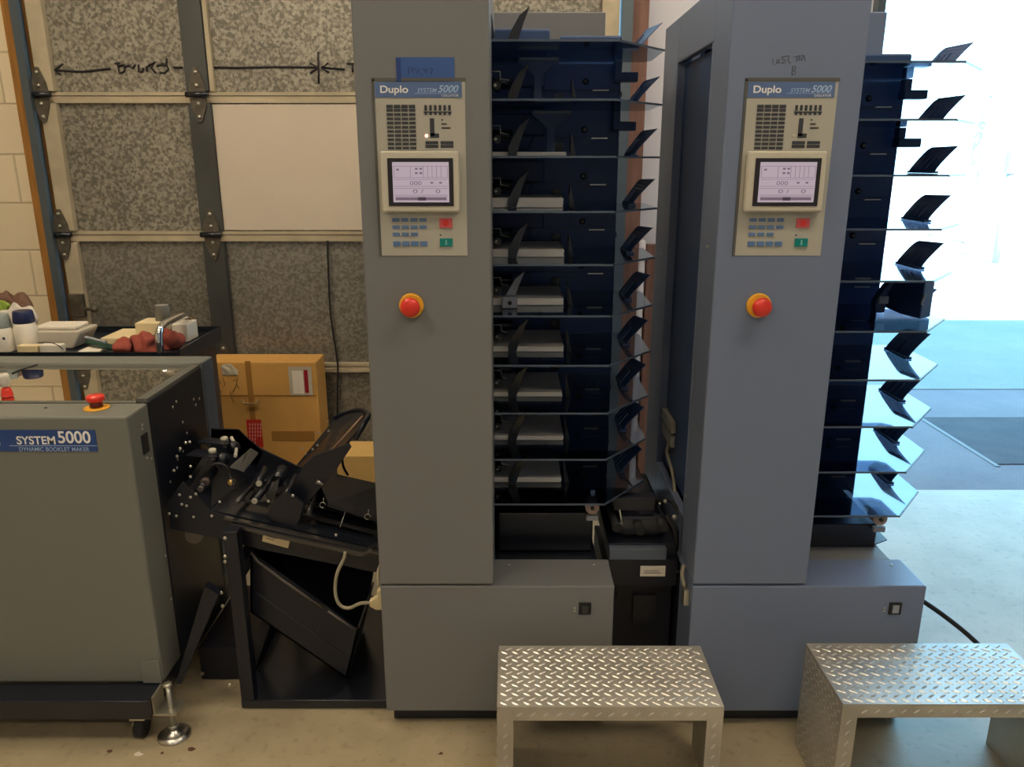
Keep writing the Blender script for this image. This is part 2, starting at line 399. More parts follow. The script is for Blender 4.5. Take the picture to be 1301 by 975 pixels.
# jambs, tracks
struct('trim_2', box(B(), -2.045, -1.965, 3.44, WY, 0, 2.6), WOOD, 'orange wooden door jamb beside the block wall', 'door jamb')
bm = B(); box(bm, -1.958, -1.951, 3.345, 3.42, 0, 2.6); box(bm, -1.951, -1.928, 3.345, 3.352, 0, 2.6); box(bm, -1.934, -1.928, 3.352, 3.372, 0, 2.6)
struct('trim_3', bm, TRACK, 'blue-grey steel door track in front of the wooden jamb', 'door track')
struct('trim_4', box(B(), -1.952, -1.928, 3.425, WY, 0, 2.6), WOOD)
bm = B(); box(bm, .432, .440, 3.36, 3.43, .0, 2.6); box(bm, .440, .475, 3.36, 3.368, .0, 2.6)
struct('trim_5', bm, TRACK, 'steel door track between the two tower machines', 'door track')
struct('trim_6', box(B(), .478, .545, 3.41, WY, 0, 2.6), WOODR, 'reddish wooden jamb seen between the two tower machines', 'door jamb')
boxo('trim_7', (1.47, 1.50, WY-.05, WY+.2, 0, 2.9), TRACK)['kind'] = 'structure'

# ------------------------------------------------------------------ tower collators
def screw(bm, x, y, z, d=(0, -1, 0), r=.004):
    lathe(bm, (x, y, z), d, [(r, 0), (r, .001), (r*.6, .0022)], 8)
def make_tower(x0, zt, label, which):
    GREYT = MATS['grey_enamel_tower'] if which == 1 else GREYT_HAZE
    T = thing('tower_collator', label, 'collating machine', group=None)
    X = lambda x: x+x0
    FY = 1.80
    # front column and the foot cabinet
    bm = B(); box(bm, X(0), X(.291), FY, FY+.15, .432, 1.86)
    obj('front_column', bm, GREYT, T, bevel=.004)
    bm = B()
    v = [(X(0), FY, .05), (X(.601), FY, .05), (X(.601), FY, .427), (X(0), FY, .427)]
    prism(bm, v, (0, .145, 0))
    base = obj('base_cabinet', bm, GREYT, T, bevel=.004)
    rs = boxo('rear_base', (X(.0), X(.575), FY+.147, 2.55, .07, .405), BLACKS, T, bevel=.003)
    # side frame with its large opening
    bm = B()
    box(bm, X(0), X(.02), FY+.15, 2.36, 1.74, 1.86)
    box(bm, X(0), X(.04), 2.36, 2.57, .41, 1.86)
    box(bm, X(0), X(.02), FY+.15, 1.965, .43, 1.74)
    box(bm, X(.0), X(.02), FY+.15, 2.36, .41, .55)
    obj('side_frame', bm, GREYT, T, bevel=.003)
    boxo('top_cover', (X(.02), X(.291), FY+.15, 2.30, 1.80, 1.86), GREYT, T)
    # dark interior
    boxo('inner_liner', (X(.022), X(.05), 2.02, 2.355, .56, 1.735), NAVYL, T)
    # rear housing
    boxo('rear_housing', (X(.041), X(.605), 2.44, 2.57, .41, 1.885), GREYT, T, bevel=.003)
    wall = boxo('feeder_wall', (X(.05), X(.644), 2.36, 2.438, .45, zt[-1]+.03), NAVY, T)
    bm = B(); box(bm, X(.06), X(.44), 2.30, 2.358, zt[-1]+.035, zt[-1]+.075); box(bm, X(.47), X(.64), 2.33, 2.40, zt[-1]+.031, zt[-1]+.062)
    obj('top_feeder_cover', bm, NAVYL, T, bevel=.006)
    # bins
    for k, z in enumerate(zt):
        bm = B()
        pts = [(X(.055), 1.955, z), (X(.585), 1.955, z), (X(.718), 2.12, z), (X(.722), 2.33, z), (X(.70), 2.352, z), (X(.055), 2.352, z)]
        prism(bm, pts, (0, 0, -.004))
        tr = obj('tray', bm, TRAYM, T)
        bm = B(); prism(bm, [(X(.055), 1.953, z-.0045), (X(.586), 1.953, z-.0045), (X(.586), 1.9545, z-.0045), (X(.055), 1.9545, z-.0045)], (0, 0, .005))
        prism(bm, [(X(.586), 1.951, z-.005), (X(.7205), 2.119, z-.005), (X(.7185), 2.1205, z-.005), (X(.585), 1.954, z-.005)], (0, 0, .0045))
        obj('tray_edge', bm, mat('tray_edge', (.07, .10, .15), .3), tr)
        # bracket that carries the plate
        if k >= 8:
            bm = B(); box(bm, X(.62), X(.684), 2.305, 2.345, z-.058, z-.034); box(bm, X(.62), X(.64), 2.31, 2.34, z-.034, z-.005)
            br = obj('tray_bracket', bm, NAVYL, T, bevel=.002)
        # paper stop: curved sheet, ribbed
        bm = B(); prof = []
        for i in range(9):
            t = i/8; prof.append((.650+.050*t**1.25+.004*math.sin(t*3.1), z+.001+.070*t**.9))
        for i, ((a, za), (b, zb)) in enumerate(zip(prof, prof[1:])):
            f0 = 2.172+.010*(i/8); f1 = 2.172+.010*((i+1)/8); k0 = 2.292-.004*i/8-.020*(i/8)**5; k1 = 2.292-.004*(i+1)/8-.020*((i+1)/8)**5
            # the leading edge curls further over than the rear one
            c0 = .010*(i/8)**2; c1 = .010*((i+1)/8)**2
            prism(bm, [(X(a+c0+.010), f0, za), (X(a-c0*.4), k0, za), (X(b-c1*.4), k1, zb-.002*(i == 7)), (X(b+c1+.010), f1, zb)], (.003, 0, 0))
        for yy in (-.028, 0, .028):
            for (a, za), (b, zb) in zip(prof[1:], prof[2:6]):
                prism(bm, [(X(a)-.001, 2.232+yy-.002, za), (X(a)-.001, 2.232+yy+.002, za), (X(b)-.001, 2.232+yy+.002, zb), (X(b)-.001, 2.232+yy-.002, zb)], (-.004, 0, 0))
        box(bm, X(.652), X(.672), 2.17, 2.30, z+.0005, z+.006)
        obj('paper_stop', bm, NAVYL, T)
        # inner side guide, a fin leaning over the paper
        light = (which == 1 and k == 4)
        bm = B(); cx = .328 if not light else .318
        fy = 2.085
        out = [(0, 0), (.022, 0), (.028, .02), (.040, .055), (.056, .092), (.030, .072), (.010, .040), (0, .02)]
        prism(bm, [(X(cx+a*.95), fy, z+.001+b) for a, b in out], (0, .012, 0))
        g = obj('side_guide', bm, FINW if light else BLACKS, T)
        if light:
            bm = B(); box(bm, X(.312), X(.352), 2.05, 2.084, z+.001, z+.030); obj('guide_clamp', bm, FINW, g, bevel=.002)
            bm = B(); lathe(bm, (X(.332), 2.05, z+.015), (0, -1, 0), [(.006, 0), (.005, .003)], 10); obj('clamp_screw', bm, BLACKS, g)
        if which == 1 and k < 9:
            bm = B(); prism(bm, [(X(.488), 2.095, z+.001), (X(.502), 2.095, z+.001), (X(.488), 2.095, z+.060)], (0, .05, 0)); obj('edge_guide', bm, BLACKS, T)
        # feeder block, rail, holes and knobs on the dark wall of this bay
        bm = B(); box(bm, X(.06), X(.64), 2.352, 2.36, z+.052, z+.055)
        box(bm, X(.565), X(.61), 2.349, 2.36, z+.050, z+.053, 1)
        obj('bay_rail', bm, [NAVYL, STEEL], T)
        if k == 9: continue
        bm = B(); box(bm, X(.20), X(.43), 2.325, 2.36, z+.058, z+.118)
        prism(bm, [(X(.22), 2.33, z+.058), (X(.40), 2.33, z+.058), (X(.385), 2.33, z+.02), (X(.25), 2.33, z+.02)], (0, .03, 0))
        obj('feed_head', bm, NAVYL, T, bevel=.004)
        bm = B()
        lathe(bm, (X(.245), 2.325, z+.088), (0, -1, 0), [(.010, 0), (.010, .006), (.006, .010)], 14)
        obj('feed_knob', bm, BLACKS, T)
        boxo('sensor_window', (X(.455), X(.482), 2.345, 2.36, z+.012, z+.040), BLACKS, T)
        bm = B(); lathe(bm, (X(.545), 2.36, z+.075), (0, -1, 0), [(.009, 0), (.009, .004), (.005, .008)], 14); obj('wall_knob', bm, BLACKS, T)
        bm = B()
        # separator mechanism beside the column: rollers, links and a few bright screws
        cyl(bm, (X(.27), 2.2, z+.055), (X(.34), 2.2, z+.055), .014, n=14)
        box(bm, X(.265), X(.275), 2.12, 2.3, z+.03, z+.085)
        cyl(bm, (X(.30), 2.10, z+.042), (X(.30), 2.20, z+.042), .010, n=12, mi=0)
        mech = obj('separator', bm, BLACKS, T)
        bm = B()
        screw(bm, X(.296), 2.098, z+.042, r=.0045); screw(bm, X(.286), 2.098, z+.066, r=.003)
        tube(bm, [(X(.283), 2.10, z+.075), (X(.308), 2.10, z+.075), (X(.309), 2.10, z+.058), (X(.33), 2.10, z+.054)], .0014, 5, False)
        obj('separator_fitting', bm, ZINC, mech)
    if which == 2:
        bm = B(); box(bm, X(.006), X(.021), 2.20, 2.345, .70, .735); box(bm, X(.008), X(.021), 2.20, 2.345, .655, .69); obj('control_box', bm, mat('dim_beige', (.30, .29, .25), .5), T, bevel=.002)
        bm = B(); tube(bm, [(X(.012), 2.25, .655), (X(.008), 2.24, .62), (X(.010), 2.16, .59), (X(.012), 2.1, .52), (X(.012), 2.05, .45)], .005); lathe(bm, (X(.02), 2.27, .625), (-1, 0, 0), [(.014, 0), (.014, .004), (.010, .006)], 14); obj('wiring', bm, CABLE, T)
    # tall lifters showing in the two empty bays
    for k, dx in ((8, .01), (7, .045)) if which == 1 else ():
        z = zt[k]; bm = B()
        prism(bm, [(X(.345+dx), 2.16, z+.115), (X(.45+dx), 2.16, z+.115), (X(.45+dx), 2.16, z+.105), (X(.42+dx), 2.16, z+.085), (X(.405+dx), 2.16, z+.07), (X(.405+dx), 2.16, z+.002), (X(.385+dx), 2.16, z+.002), (X(.385+dx), 2.16, z+.07), (X(.37+dx), 2.16, z+.085), (X(.345+dx), 2.16, z+.105)], (0, .02, 0))
        lf = obj('air_lifter', bm, NAVYL, T)
        boxo('lifter_lip', (X(.35+dx), X(.445+dx), 2.157, 2.16, z+.108, z+.114), BLUEGREY, lf)
    # lower drive box and roller
    boxo('drive_box', (X(.30), X(.565), 2.02, 2.35, .412, zt[0]-.058), BLACKS, T, bevel=.004)
    bm = B(); cyl(bm, (X(.56), 2.0, zt[0]-.033), (X(.56), 2.04, zt[0]-.033), .019, n=24)
    rw = obj('roller', bm, WHEEL, T)
    bm = B(); cyl(bm, (X(.56), 1.992, zt[0]-.033), (X(.56), 2.35, zt[0]-.033), .005, n=12); obj('roller_axle', bm, BLACKS, rw)
    boxo('roller_bracket', (X(.545), X(.577), 2.0, 2.012, zt[0]-.072, zt[0]-.058), FINW, rw)
    # plinth with its gap, feet
    bm = B(); box(bm, X(.015), X(.40), FY+.03, FY+.06, .004, .05); box(bm, X(.475), X(.59), FY+.03, FY+.06, .004, .05)
    obj('plinth', bm, BLACK, T)
    for fx in (.05, .55):
        for fy in (1.9, 2.45):
            bm = B(); lathe(bm, (X(fx), fy, 0), (0, 0, 1), [(.03, 0), (.03, .012), (.01, .02), (.01, .07)], 16); obj('foot', bm, RUBBER, T)
    # seam screws on side frame
    bm = B()
    for (yy, zz) in ((1.875, 1.83), (1.88, 1.28), (1.93, .62), (1.93, .50), (2.45, 1.2)):
        screw(bm, X(-.0005), yy, zz, (-1, 0, 0), .005)
    screw(bm, X(.62-.06), FY+.11, .4275, (0, 0, 1)); screw(bm, X(.33), FY+.11, .4275, (0, 0, 1))
    obj('screws', bm, ZINC, T)
    # ---------------- control panel
    A = lambda px, py, Y=1.796: at(px, py, Y)+Vector((x0+.338, 0, 0))
    tl = A(485, 104); br = A(597, 325)
    L, R, Tz, Bz = X(.0435), X(.237), tl.z, br.z
    w = R-L; h = Tz-Bz
    P = lambda u, v: (L+u*w, Tz-v*h)
    def bxp(bm, u0, u1, v0, v1, y0, y1, mi=0):
        xa, za = P(u0, v0); xb, zb = P(u1, v1); box(bm, xa, xb, y0, y1, zb, za, mi)
    bm = B(); bxp(bm, -.02, 1.0, -.012, 1.0, 1.7985, 1.803)
    cp = obj('control_panel', bm, BLACKS if False else PANEL, T)
    bm = B(); bxp(bm, -.035, -.005, -.016, 1.004, 1.797, 1.803); bxp(bm, -.035, 1.01, -.022, -.004, 1.797, 1.803)
    obj('panel_recess_edge', bm, mat('recess_grey', (.09, .09, .085), .5), cp)
    bm = B(); bxp(bm, 0, .965, 0, .085, 1.797, 1.7985); obj('panel_header', bm, HEADB, cp)
    xa, za = P(.06, .062); xb, zb = P(.37, .020); text('brand_lettering', 'Duplo', xa, xb, za-.004, zb, 1.7965, WHITE, cp, bold=.02)
    xa, za = P(.47, .058); xb, zb = P(.69, .034); text('model_lettering', 'SYSTEM', xa, xb, za, zb, 1.7965, LBLUE, cp, bold=.01, shear=.3)
    xa, za = P(.70, .058); xb, zb = P(.93, .018); text('model_number', '5000', xa, xb, za, zb, 1.7965, LBLUE, cp, bold=.02, shear=.3)
    xa, za = P(.74, .080); xb, zb = P(.93, .070); text('model_caption', 'COLLATOR', xa, xb, za, zb, 1.7965, WHITE, cp, bold=.01)
    bm = B(); bxp(bm, .43, .93, .0625, .0645, 1.7965, 1.797); obj('header_line', bm, LBLUE, cp)
    # status diagram
    bm = B()
    for r in range(11):
        for c in range(4):
            u = .12+c*.083; v = .125+r*.0235
            bxp(bm, u, u+.072, v, v+(.020 if r == 0 else .015), 1.7972, 1.7985)
    obj('indicator_matrix', bm, PRINTD, cp)
    bm = B()
    for i in range(6):
        u = .545+i*.053
        bxp(bm, u, u+.028, .127, .158, 1.7972, 1.7985); bxp(bm, u-.012, u+.038, .162, .170, 1.7972, 1.7985); bxp(bm, u, u+.028, .170, .182, 1.7972, 1.7985)
    bxp(bm, .60, .65, .20, .30, 1.7972, 1.7985); bxp(bm, .60, .70, .285, .31, 1.7972, 1.7985)
    for u in (.545, .715):
        for v in (.328, .349): bxp(bm, u, u+.145, v, v+.017, 1.7972, 1.7985)
    for i, v in enumerate((.205, .228, .25)): bxp(bm, .73, .75+.04*i, v, v+.008, 1.7972, 1.7985)
    obj('path_diagram', bm, PRINTD, cp)
    xa, za = P(.558, .298); bm = B(); lathe(bm, (xa, 1.7985, za), (0, -1, 0), [(.0035, 0), (.0028, .002)], 10)
    obj('indicator_lamp', bm, LED if which == 1 else CREAM, cp)
    # touch screen
    bm = B(); bxp(bm, .04, .925, .385, .735, 1.778, 1.7984); obj('screen_bezel', bm, CREAM, cp, bevel=.004)
    bm = B(); bxp(bm, .12, .86, .425, .70, 1.7765, 1.779); obj('screen_frame', bm, SCRF, cp)
    bm = B(); bxp(bm, .175, .81, .447, .678, 1.7755, 1.777); obj('screen', bm, SCR, cp)['label'] = 'lit pink touch screen'
    bm = B()
    for v in (.47, .535, .545, .585, .597, .635, .642): bxp(bm, .19, .795, v, v+.0018, 1.7750, 1.7756)
    for u in (.19, .375, .52, .57, .62, .67, .72, .795): bxp(bm, u, u+.004, .47, .536, 1.7750, 1.7756)
    for u, v in ((.43, .48), (.48, .48), (.43, .505), (.48, .505), (.22, .485), (.60, .56), (.70, .56)): bxp(bm, u, u+.03, v, v+.01, 1.7750, 1.7756)
    obj('screen_graphics', bm, SCRL, cp)
    bm = B(); bxp(bm, .20, .78, .649, .666, 1.7751, 1.7756); bxp(bm, .455, .545, .648, .668, 1.7748, 1.7756, 1); obj('screen_menu_bar', bm, [SCRL, SCRD], cp)
    xa, za = P(.37, .578); xb, zb = P(.50, .556); text('screen_count', '000', xa, xb, za, zb, 1.7748, SCRL, cp)
    xa, za = P(.40, .625); xb, zb = P(.71, .603); text('screen_total', '0 /    0', xa, xb, za, zb, 1.7748, SCRL, cp)
    # keys
    def key(name, u0, u1, v0, v1, m, d=.004):
        bm = B(); bxp(bm, u0, u1, v0, v1, 1.7985-d, 1.7986); return obj(name, bm, m, cp, bevel=.0008)
    for r, n in ((0, 4), (1, 4), (2, 3)):
        for c in range(n): key('key', .135+c*.105, .215+c*.105, .775+r*.043, .795+r*.043, KEYB, .003)
    for c in range(4): key('key', .135+c*.105, .22+c*.105, .913, .943, KEYB, .003)
    key('stop_key', .68, .83, .775, .832, KRED); key('start_key', .68, .83, .895, .945, KGRN)
    xa, za = P(.755, .803); bm = B(); lathe(bm, (xa, 1.7945, za), (0, -1, 0), [(.007, 0), (.007, .0006), (.005, .0006)], 16); obj('stop_mark', bm, RED, cp)
    bm = B(); bxp(bm, .745, .765, .905, .935, 1.7935, 1.7945); obj('start_mark', bm, mat('pale_mark', (.2, .5, .5), .5), cp)
    xa, za = P(.69, .876); bm = B(); lathe(bm, (xa, 1.7985, za), (0, -1, 0), [(.002, 0), (.0018, .0015)], 8); obj('start_lamp', bm, PRINTD, cp)
    # emergency stop
    c = A(523, 388, 1.7995); c = Vector((c.x, 1.7995, c.z))
    bm = B(); lathe(bm, c, (0, -1, 0), [(.0285, 0), (.0285, .006), (.026, .010)], 32)
    es = obj('emergency_stop', bm, YEL, T); es['label'] = 'red mushroom stop button on yellow collar'
    bm = B(); lathe(bm, c+Vector((0, -.009, 0)), (0, -1, 0), [(.012, 0), (.012, .010), (.020, .013), (.0225, .020), (.021, .026), (.015, .030), (.001, .0315)], 32)
    obj('stop_button', bm, RED, es)
    # mains switch
    c = A(743, 773, 1.80)
    bm = B(); box(bm, c.x-.016, c.x+.016, 1.796, 1.8, c.z-.017, c.z+.017); sw = obj('power_switch', bm, RUBBER, T, bevel=.001)
    bm = B(); prism(bm, [(c.x-.008, 1.796, c.z-.011), (c.x+.008, 1.796, c.z-.011), (c.x+.008, 1.796, c.z+.011), (c.x-.008, 1.796, c.z+.011)], (0, -.003, 0)); obj('rocker', bm, BLACKS if which == 1 else FINW, sw)
    bm = B(); lathe(bm, (c.x-.026, 1.8, c.z), (0, -1, 0), [(.003, 0), (.002, .001)], 8); lathe(bm, (c.x-.026, 1.8, c.z-.008), (0, -1, 0), [(.003, 0), (.002, .001)], 8); obj('switch_screws', bm, ZINC, T)
    # latch/connector on the left side
    c = (X(0), 1.84, .395)
    bm = B(); box(bm, X(-.014), X(0), 1.825, 1.86, .355, .40); cn = obj('side_connector', bm, CREAMBOX if which == 1 else ZINC, T, bevel=.002)
    bm = B(); tube(bm, [(X(-.01), 1.845, .40), (X(-.015), 1.86, .43), (X(-.008), 1.87, .45)], .005); obj('connector_cable', bm, CABLE, cn)
    place(T, (x0+.3, 2.1, 0))
    return T
X1, X2 = -.338, .463
zt1 = [.587+.1287*k for k in range(10)]
zt2 = [.552+.1275*k for k in range(10)]
T1 = make_tower(X1, zt1, 'grey tower collator with a blue tape strip above its control panel', 1)
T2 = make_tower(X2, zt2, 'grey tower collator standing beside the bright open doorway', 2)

# tape and handwriting
bm = B(); box(bm, at(503, 73, 1.8).x, at(577, 73, 1.8).x, 1.7975, 1.7998, at(503, 105, 1.8).z+.002, at(503, 73, 1.8).z)
tape = tag(obj('masking_tape', bm, TAPE), 'blue masking tape strip stuck above the first control panel', 'tape')
box_ = B(); box(box_, at(503, 73, 1.8).x, at(509, 73, 1.8).x, 1.7968, 1.7975, at(503, 105, 1.8).z+.002, at(503, 73, 1.8).z-.002); obj('folded_end', box_, TAPED, tape)
def hw(parent, lines, Y, r, m): return strokes('handwriting', [[at(x, y, Y) for x, y in l] for l in lines], r, m, parent)
hw(tape, [[(519, 85), (519, 94)], [(522, 86), (524, 93), (526, 86)], [(528, 87), (530, 93), (533, 88)], [(535, 93), (535, 95)], [(538, 87), (541, 93), (543, 87)], [(546, 87), (550, 87), (547, 94)]], 1.7972, .0007, INK)
hw2 = hw(T2, [[(982, 74), (982, 80)], [(984, 81), (984, 83)], [(987, 76), (990, 76), (990, 80), (987, 80), (987, 76)], [(998, 72), (994, 72), (994, 75), (998, 76), (997, 80), (993, 80)], [(999, 71), (1003, 71), (1001, 78)], [(1004, 78), (1003, 81)], [(1010, 72), (1014, 71), (1012, 78)], [(1016, 70), (1016, 77)], [(1019, 70), (1022, 70), (1018, 77)], [(1022, 70), (1023, 77)],
    [(1006, 95), (1007, 84), (1011, 84), (1011, 88), (1007, 89), (1011, 91), (1010, 95), (1006, 95)]], 1.7995, .0009, INKF)
hw2.location = -Vector(T2.location)

# paper stacks in the first tower
for k, z in enumerate(zt1):
    if k > 7: continue
    th = [.014, .012, .012, .014, .018, .020, .024, .024, .010][k] if k < 9 else .01
    if k == 7: th = .010
    r = random.uniform(-.004, .004)
    xr = .143-.001*k; bm = B(); n = 6
    for i in range(n):
        q = th/n; dx = random.uniform(-.0012, .0012); dy = random.uniform(-.0015, .0015)
        box(bm, -.20+dx, xr+r+dx, 2.10+dy, 2.322+dy, z+.0012+i*q, z+.0012+(i+1)*q-.0001)
    nm = ['lowest paper stack', 'second lowest paper stack', 'third lowest paper stack', 'fourth lowest paper stack', 'fourth highest paper stack, beside the light grey guide', 'third highest paper stack', 'second highest paper stack', 'topmost thin paper stack'][k]
    tag(obj('paper_stack', bm, PAPER), nm + ' in the taped tower', 'paper stack', 'paper stacks in the feeder trays')

# dark sheet-metal guide box on a tray of the second tower
z6 = zt2[4]
bm = B()
prism(bm, [(1.085, 2.18, z6+.002), (1.105, 2.10, z6+.002), (1.148, 2.13, z6+.002), (1.162, 2.22, z6+.002), (1.14, 2.28, z6+.002), (1.09, 2.28, z6+.002)], (0, 0, .112))
gb = tag(obj('guide_box', bm, NAVYL, bevel=.004), 'dark six-sided sheet metal box standing on a tray by the doorway', 'guide box')
bm = B(); tube(bm, [(1.108, 2.105, z6+.04), (1.103, 2.097, z6+.05), (1.108, 2.095, z6+.07)], .003); obj('catch', bm, FINW, gb)
bm = B()
prism(bm, [(1.03+a*.8, 2.20, z6+.001+b) for a, b in [(0, 0), (.03, 0), (.034, .03), (.03, .05), (.062, .10), (.03, .078), (.008, .05), (-.004, .03)]], (0, .03, 0))
gf = tag(obj('paper_guide', bm, NAVYL), 'small dark fin clipped beside the six-sided box on the tray', 'paper guide')
boxo('clip', (1.033, 1.058, 2.192, 2.20, z6+.028, z6+.048), FINW, gf)
# loose plate on the second base
bm = B(); p = [atz(1099, 684, .425), atz(1116, 676, .425), atz(1127, 687, .425), atz(1108, 694, .425)]
pl = prism(B(), p, (0, 0, .003)); bm.free()
# ledge carrying it
boxo('rear_base_ledge', (X2+.30-(X2+.3), X2+.575-(X2+.3), 1.949-2.1, 2.40-2.1, .4055, .4235), GREYT, T2, bevel=.002)
tag(obj('catch_plate', pl, BLACK), 'small black plate lying on the rear ledge of the doorway tower', 'plate')

# ------------------------------------------------------------------ link conveyor between the towers
LC = thing('link_conveyor', 'low black conveyor bridging the two grey towers, with a white label', 'conveyor')
boxo('conveyor_bed', (.268, .458, 1.98, 2.36, .40, .455), BLACK, LC, bevel=.003)
boxo('front_rail', (.268, .425, 1.955, 1.978, .418, .452), BLUEGREY, LC, bevel=.002)
boxo('front_panel', (.268, .458, 1.962, 1.979, .335, .416), BLACK, LC)
boxo('lower_box', (.27, .455, 2.0, 2.35, .06, .33), BLACK, LC)
bm = B(); a = at(814, 720, 1.958); b = at(845, 733, 1.958); box(bm, a.x, b.x, 1.9595, 1.9615, b.z, a.z); lb = obj('rating_label', bm, OFFW, LC)
bm = B(); box(bm, a.x+.01, b.x-.012, 1.9592, 1.9595, b.z+.010, b.z+.012); box(bm, a.x+.01, b.x-.018, 1.9592, 1.9595, b.z+.016, b.z+.0175); obj('label_print', bm, PRINTD, lb)
bm = B(); box(bm, .30, .43, 2.02, 2.30, .456, .52); obj('roller_housing', bm, BLACKS, LC, bevel=.01)
bm = B(); box(bm, .285, .40, 2.02, 2.06, .535, .575); obj('upper_bar', bm, BLACK, LC, bevel=.003)
for i, (x, z) in enumerate(((.29, .50), (.355, .49), (.42, .50))):
    bm = B(); cyl(bm, (x, 1.985, z), (x, 2.35, z), .013, n=16); obj('transport_roller', bm, RUBBER, LC)
bm = B(); tube(bm, [at(846, 655, 2.0), at(857, 672, 1.98), at(859, 690, 1.98), at(859, 697, 1.99)], .007); tube(bm, [at(828, 640, 2.1), at(850, 636, 2.05), at(865, 655, 2.0)], .005); obj('hose', bm, RUBBER, LC)
bm = B()
for x, y, r in ((845, 637, .006), (857, 657, .008), (838, 640, .004), (860, 726, .004), (858, 735, .004), (862, 730, .003), (789, 665, .003)): lathe(bm, at(x, y, 1.975), (0, -1, 0), [(r, 0), (r*.8, .004), (r*.3, .005)], 10)
for p in ((.455, 1.975, .44),): pass
obj('fittings', bm, ZINC, LC)
bm = B(); tube(bm, [at(787, 648, 2.0), at(791, 668, 1.99)], .003, 6, False); obj('lever', bm, ZINC, LC)
bm = B(); box(bm, .345, .41, 1.985, 1.999, .20, .29); obj('socket_plate', bm, BLACKS, LC); 
bm = B(); tube(bm, [(.30, 1.98, .30), (.285, 1.975, .27), (.275, 1.98, .23)], .004); obj('lead', bm, RUBBER, LC)
place(LC, (.36, 2.15, 0))
# green-white printed card lying on the first tower's last shelf level
# post and pale boards standing behind, seen between the towers
tag(boxo('stud', (.585, .635, 3.42, 3.47, 0, 1.13), WOODR), 'short reddish timber stud standing against the white wall', 'timber')
bm = B(); cyl(bm, (.562, 3.44, 0), (.562, 3.44, 1.15), .016, n=16)
tag(obj('downpipe', bm, WHITEWALL), 'thin white pipe standing beside the short timber stud', 'pipe')

# ------------------------------------------------------------------ booklet maker
BM = thing('booklet_maker', 'grey booklet making machine with a glossy lid and blue front label', 'booklet maker')
RX = -.925
bm = B(); box(bm, -2.0, RX-.002, 1.80, 1.915, .14, .884); obj('front_cabinet', bm, GREY, BM, bevel=.006)
bm = B(); box(bm, -2.0, RX, 2.268, 2.35, .14, .900); obj('rear_beam', bm, GREY, BM, bevel=.003)
bm = B(); box(bm, RX, RX+.003, 2.27, 2.35, .2, .897); obj('rear_post_cover', bm, BLUEGREY, BM)
bm = B(); box(bm, RX-.02, RX-.001, 1.917, 2.266, .14, .884); obj('side_plate', bm, BLACK, BM, bevel=.002)
bm = B(); box(bm, RX-.030, RX-.004, 1.917, 2.266, .885, .894); obj('side_rail', bm, mat('rail_grey', (.12, .12, .11), .4), BM)
bm = B(); box(bm, -1.95, RX-.032, 1.917, 2.266, .883, .889); obj('clear_lid', bm, LID, BM)['label'] = 'glossy smoked lid'
bm = B(); box(bm, -1.95, RX-.03, 1.917, 2.266, .5, .60); obj('inner_deck', bm, BLACK, BM)
# corner access flap at the bottom
bm = B(); a = at(177, 828, 1.80); b = at(206, 828, 1.8); c = at(177, 867, 1.8)
prism(bm, [(a.x, 1.7985, .142), (RX-.004, 1.7985, .142), (RX-.004, 1.7985, .212), (a.x, 1.7985, .207)], (0, -.004, 0)); obj('corner_flap', bm, GREY, BM, bevel=.0015)
# base frame
bm = B(); box(bm, -2.0, -.935, 1.724, 1.80, .084, .139); box(bm, -2.0, -.935, 2.25, 2.33, .084, .139); box(bm, -1.0, -.935, 1.8, 2.25, .084, .139)
obj('base_frame', bm, BLACKS, BM, bevel=.003)
fa = at(666, 0, 1.8)
# levelling foot
fx, fy = -.842-.0, 1.755
p = atz(222, 935, 0); fx, fy = p.x, p.y
bm = B(); lathe(bm, (fx, fy, 0), (0, 0, 1), [(.042, 0), (.042, .006), (.030, .013), (.014, .016), (.012, .022)], 28); ft = obj('levelling_foot', bm, STEEL, BM)
bm = B(); cyl(bm, (fx, fy, .02), (fx, fy, .155), .0065, n=14); lathe(bm, (fx, fy, .155), (0, 0, 1), [(.012, 0), (.013, .006), (.006, .009)], 6); cyl(bm, (fx, fy, .024), (fx, fy, .036), .012, n=6); obj('foot_bolt', bm, ZINC, ft)
bm = B(); box(bm, -.935, fx+.026, fy-.028, fy+.028, .084, .090); box(bm, -.934, -.928, fy-.028, fy+.028, .088, .14); obj('foot_bracket', bm, ZINC, ft)
p = atz(180, 922, .03)
bm = B(); cyl(bm, (p.x-.012, p.y, .027), (p.x+.012, p.y, .027), .027, n=22); cs = obj('caster', bm, RUBBER, BM)
bm = B(); cyl(bm, (p.x-.022, p.y, .035), (p.x-.012, p.y, .035), .008, n=10); box(bm, p.x-.02, p.x+.02, p.y-.02, p.y+.02, .06, .0835); obj('caster_mount', bm, ZINC, cs)
# side switch and screws
a = at(184, 576, 1.87)
bm = B(); box(bm, RX-.003, RX+.002, 1.855, 1.885, .765, .815); sk = obj('side_socket', bm, RUBBER, BM)
bm = B()
for y, z in ((1.87, .84), (1.868, .83), (1.872, .75), (1.895, .74), (1.9, .46), (1.90, .33)): screw(bm, RX-.002, y, z, (1, 0, 0), .004)
for y, z in ((2.05, .83), (2.075, .838), (2.10, .77), (2.19, .81), (2.2, .79), (2.23, .80), (2.06, .70), (2.08, .69), (2.04, .68), (2.03, .66), (1.98, .64), (2.12, .73)): screw(bm, RX-.001, y, z, (1, 0, 0), .004)
obj('side_screws', bm, STEEL, BM)
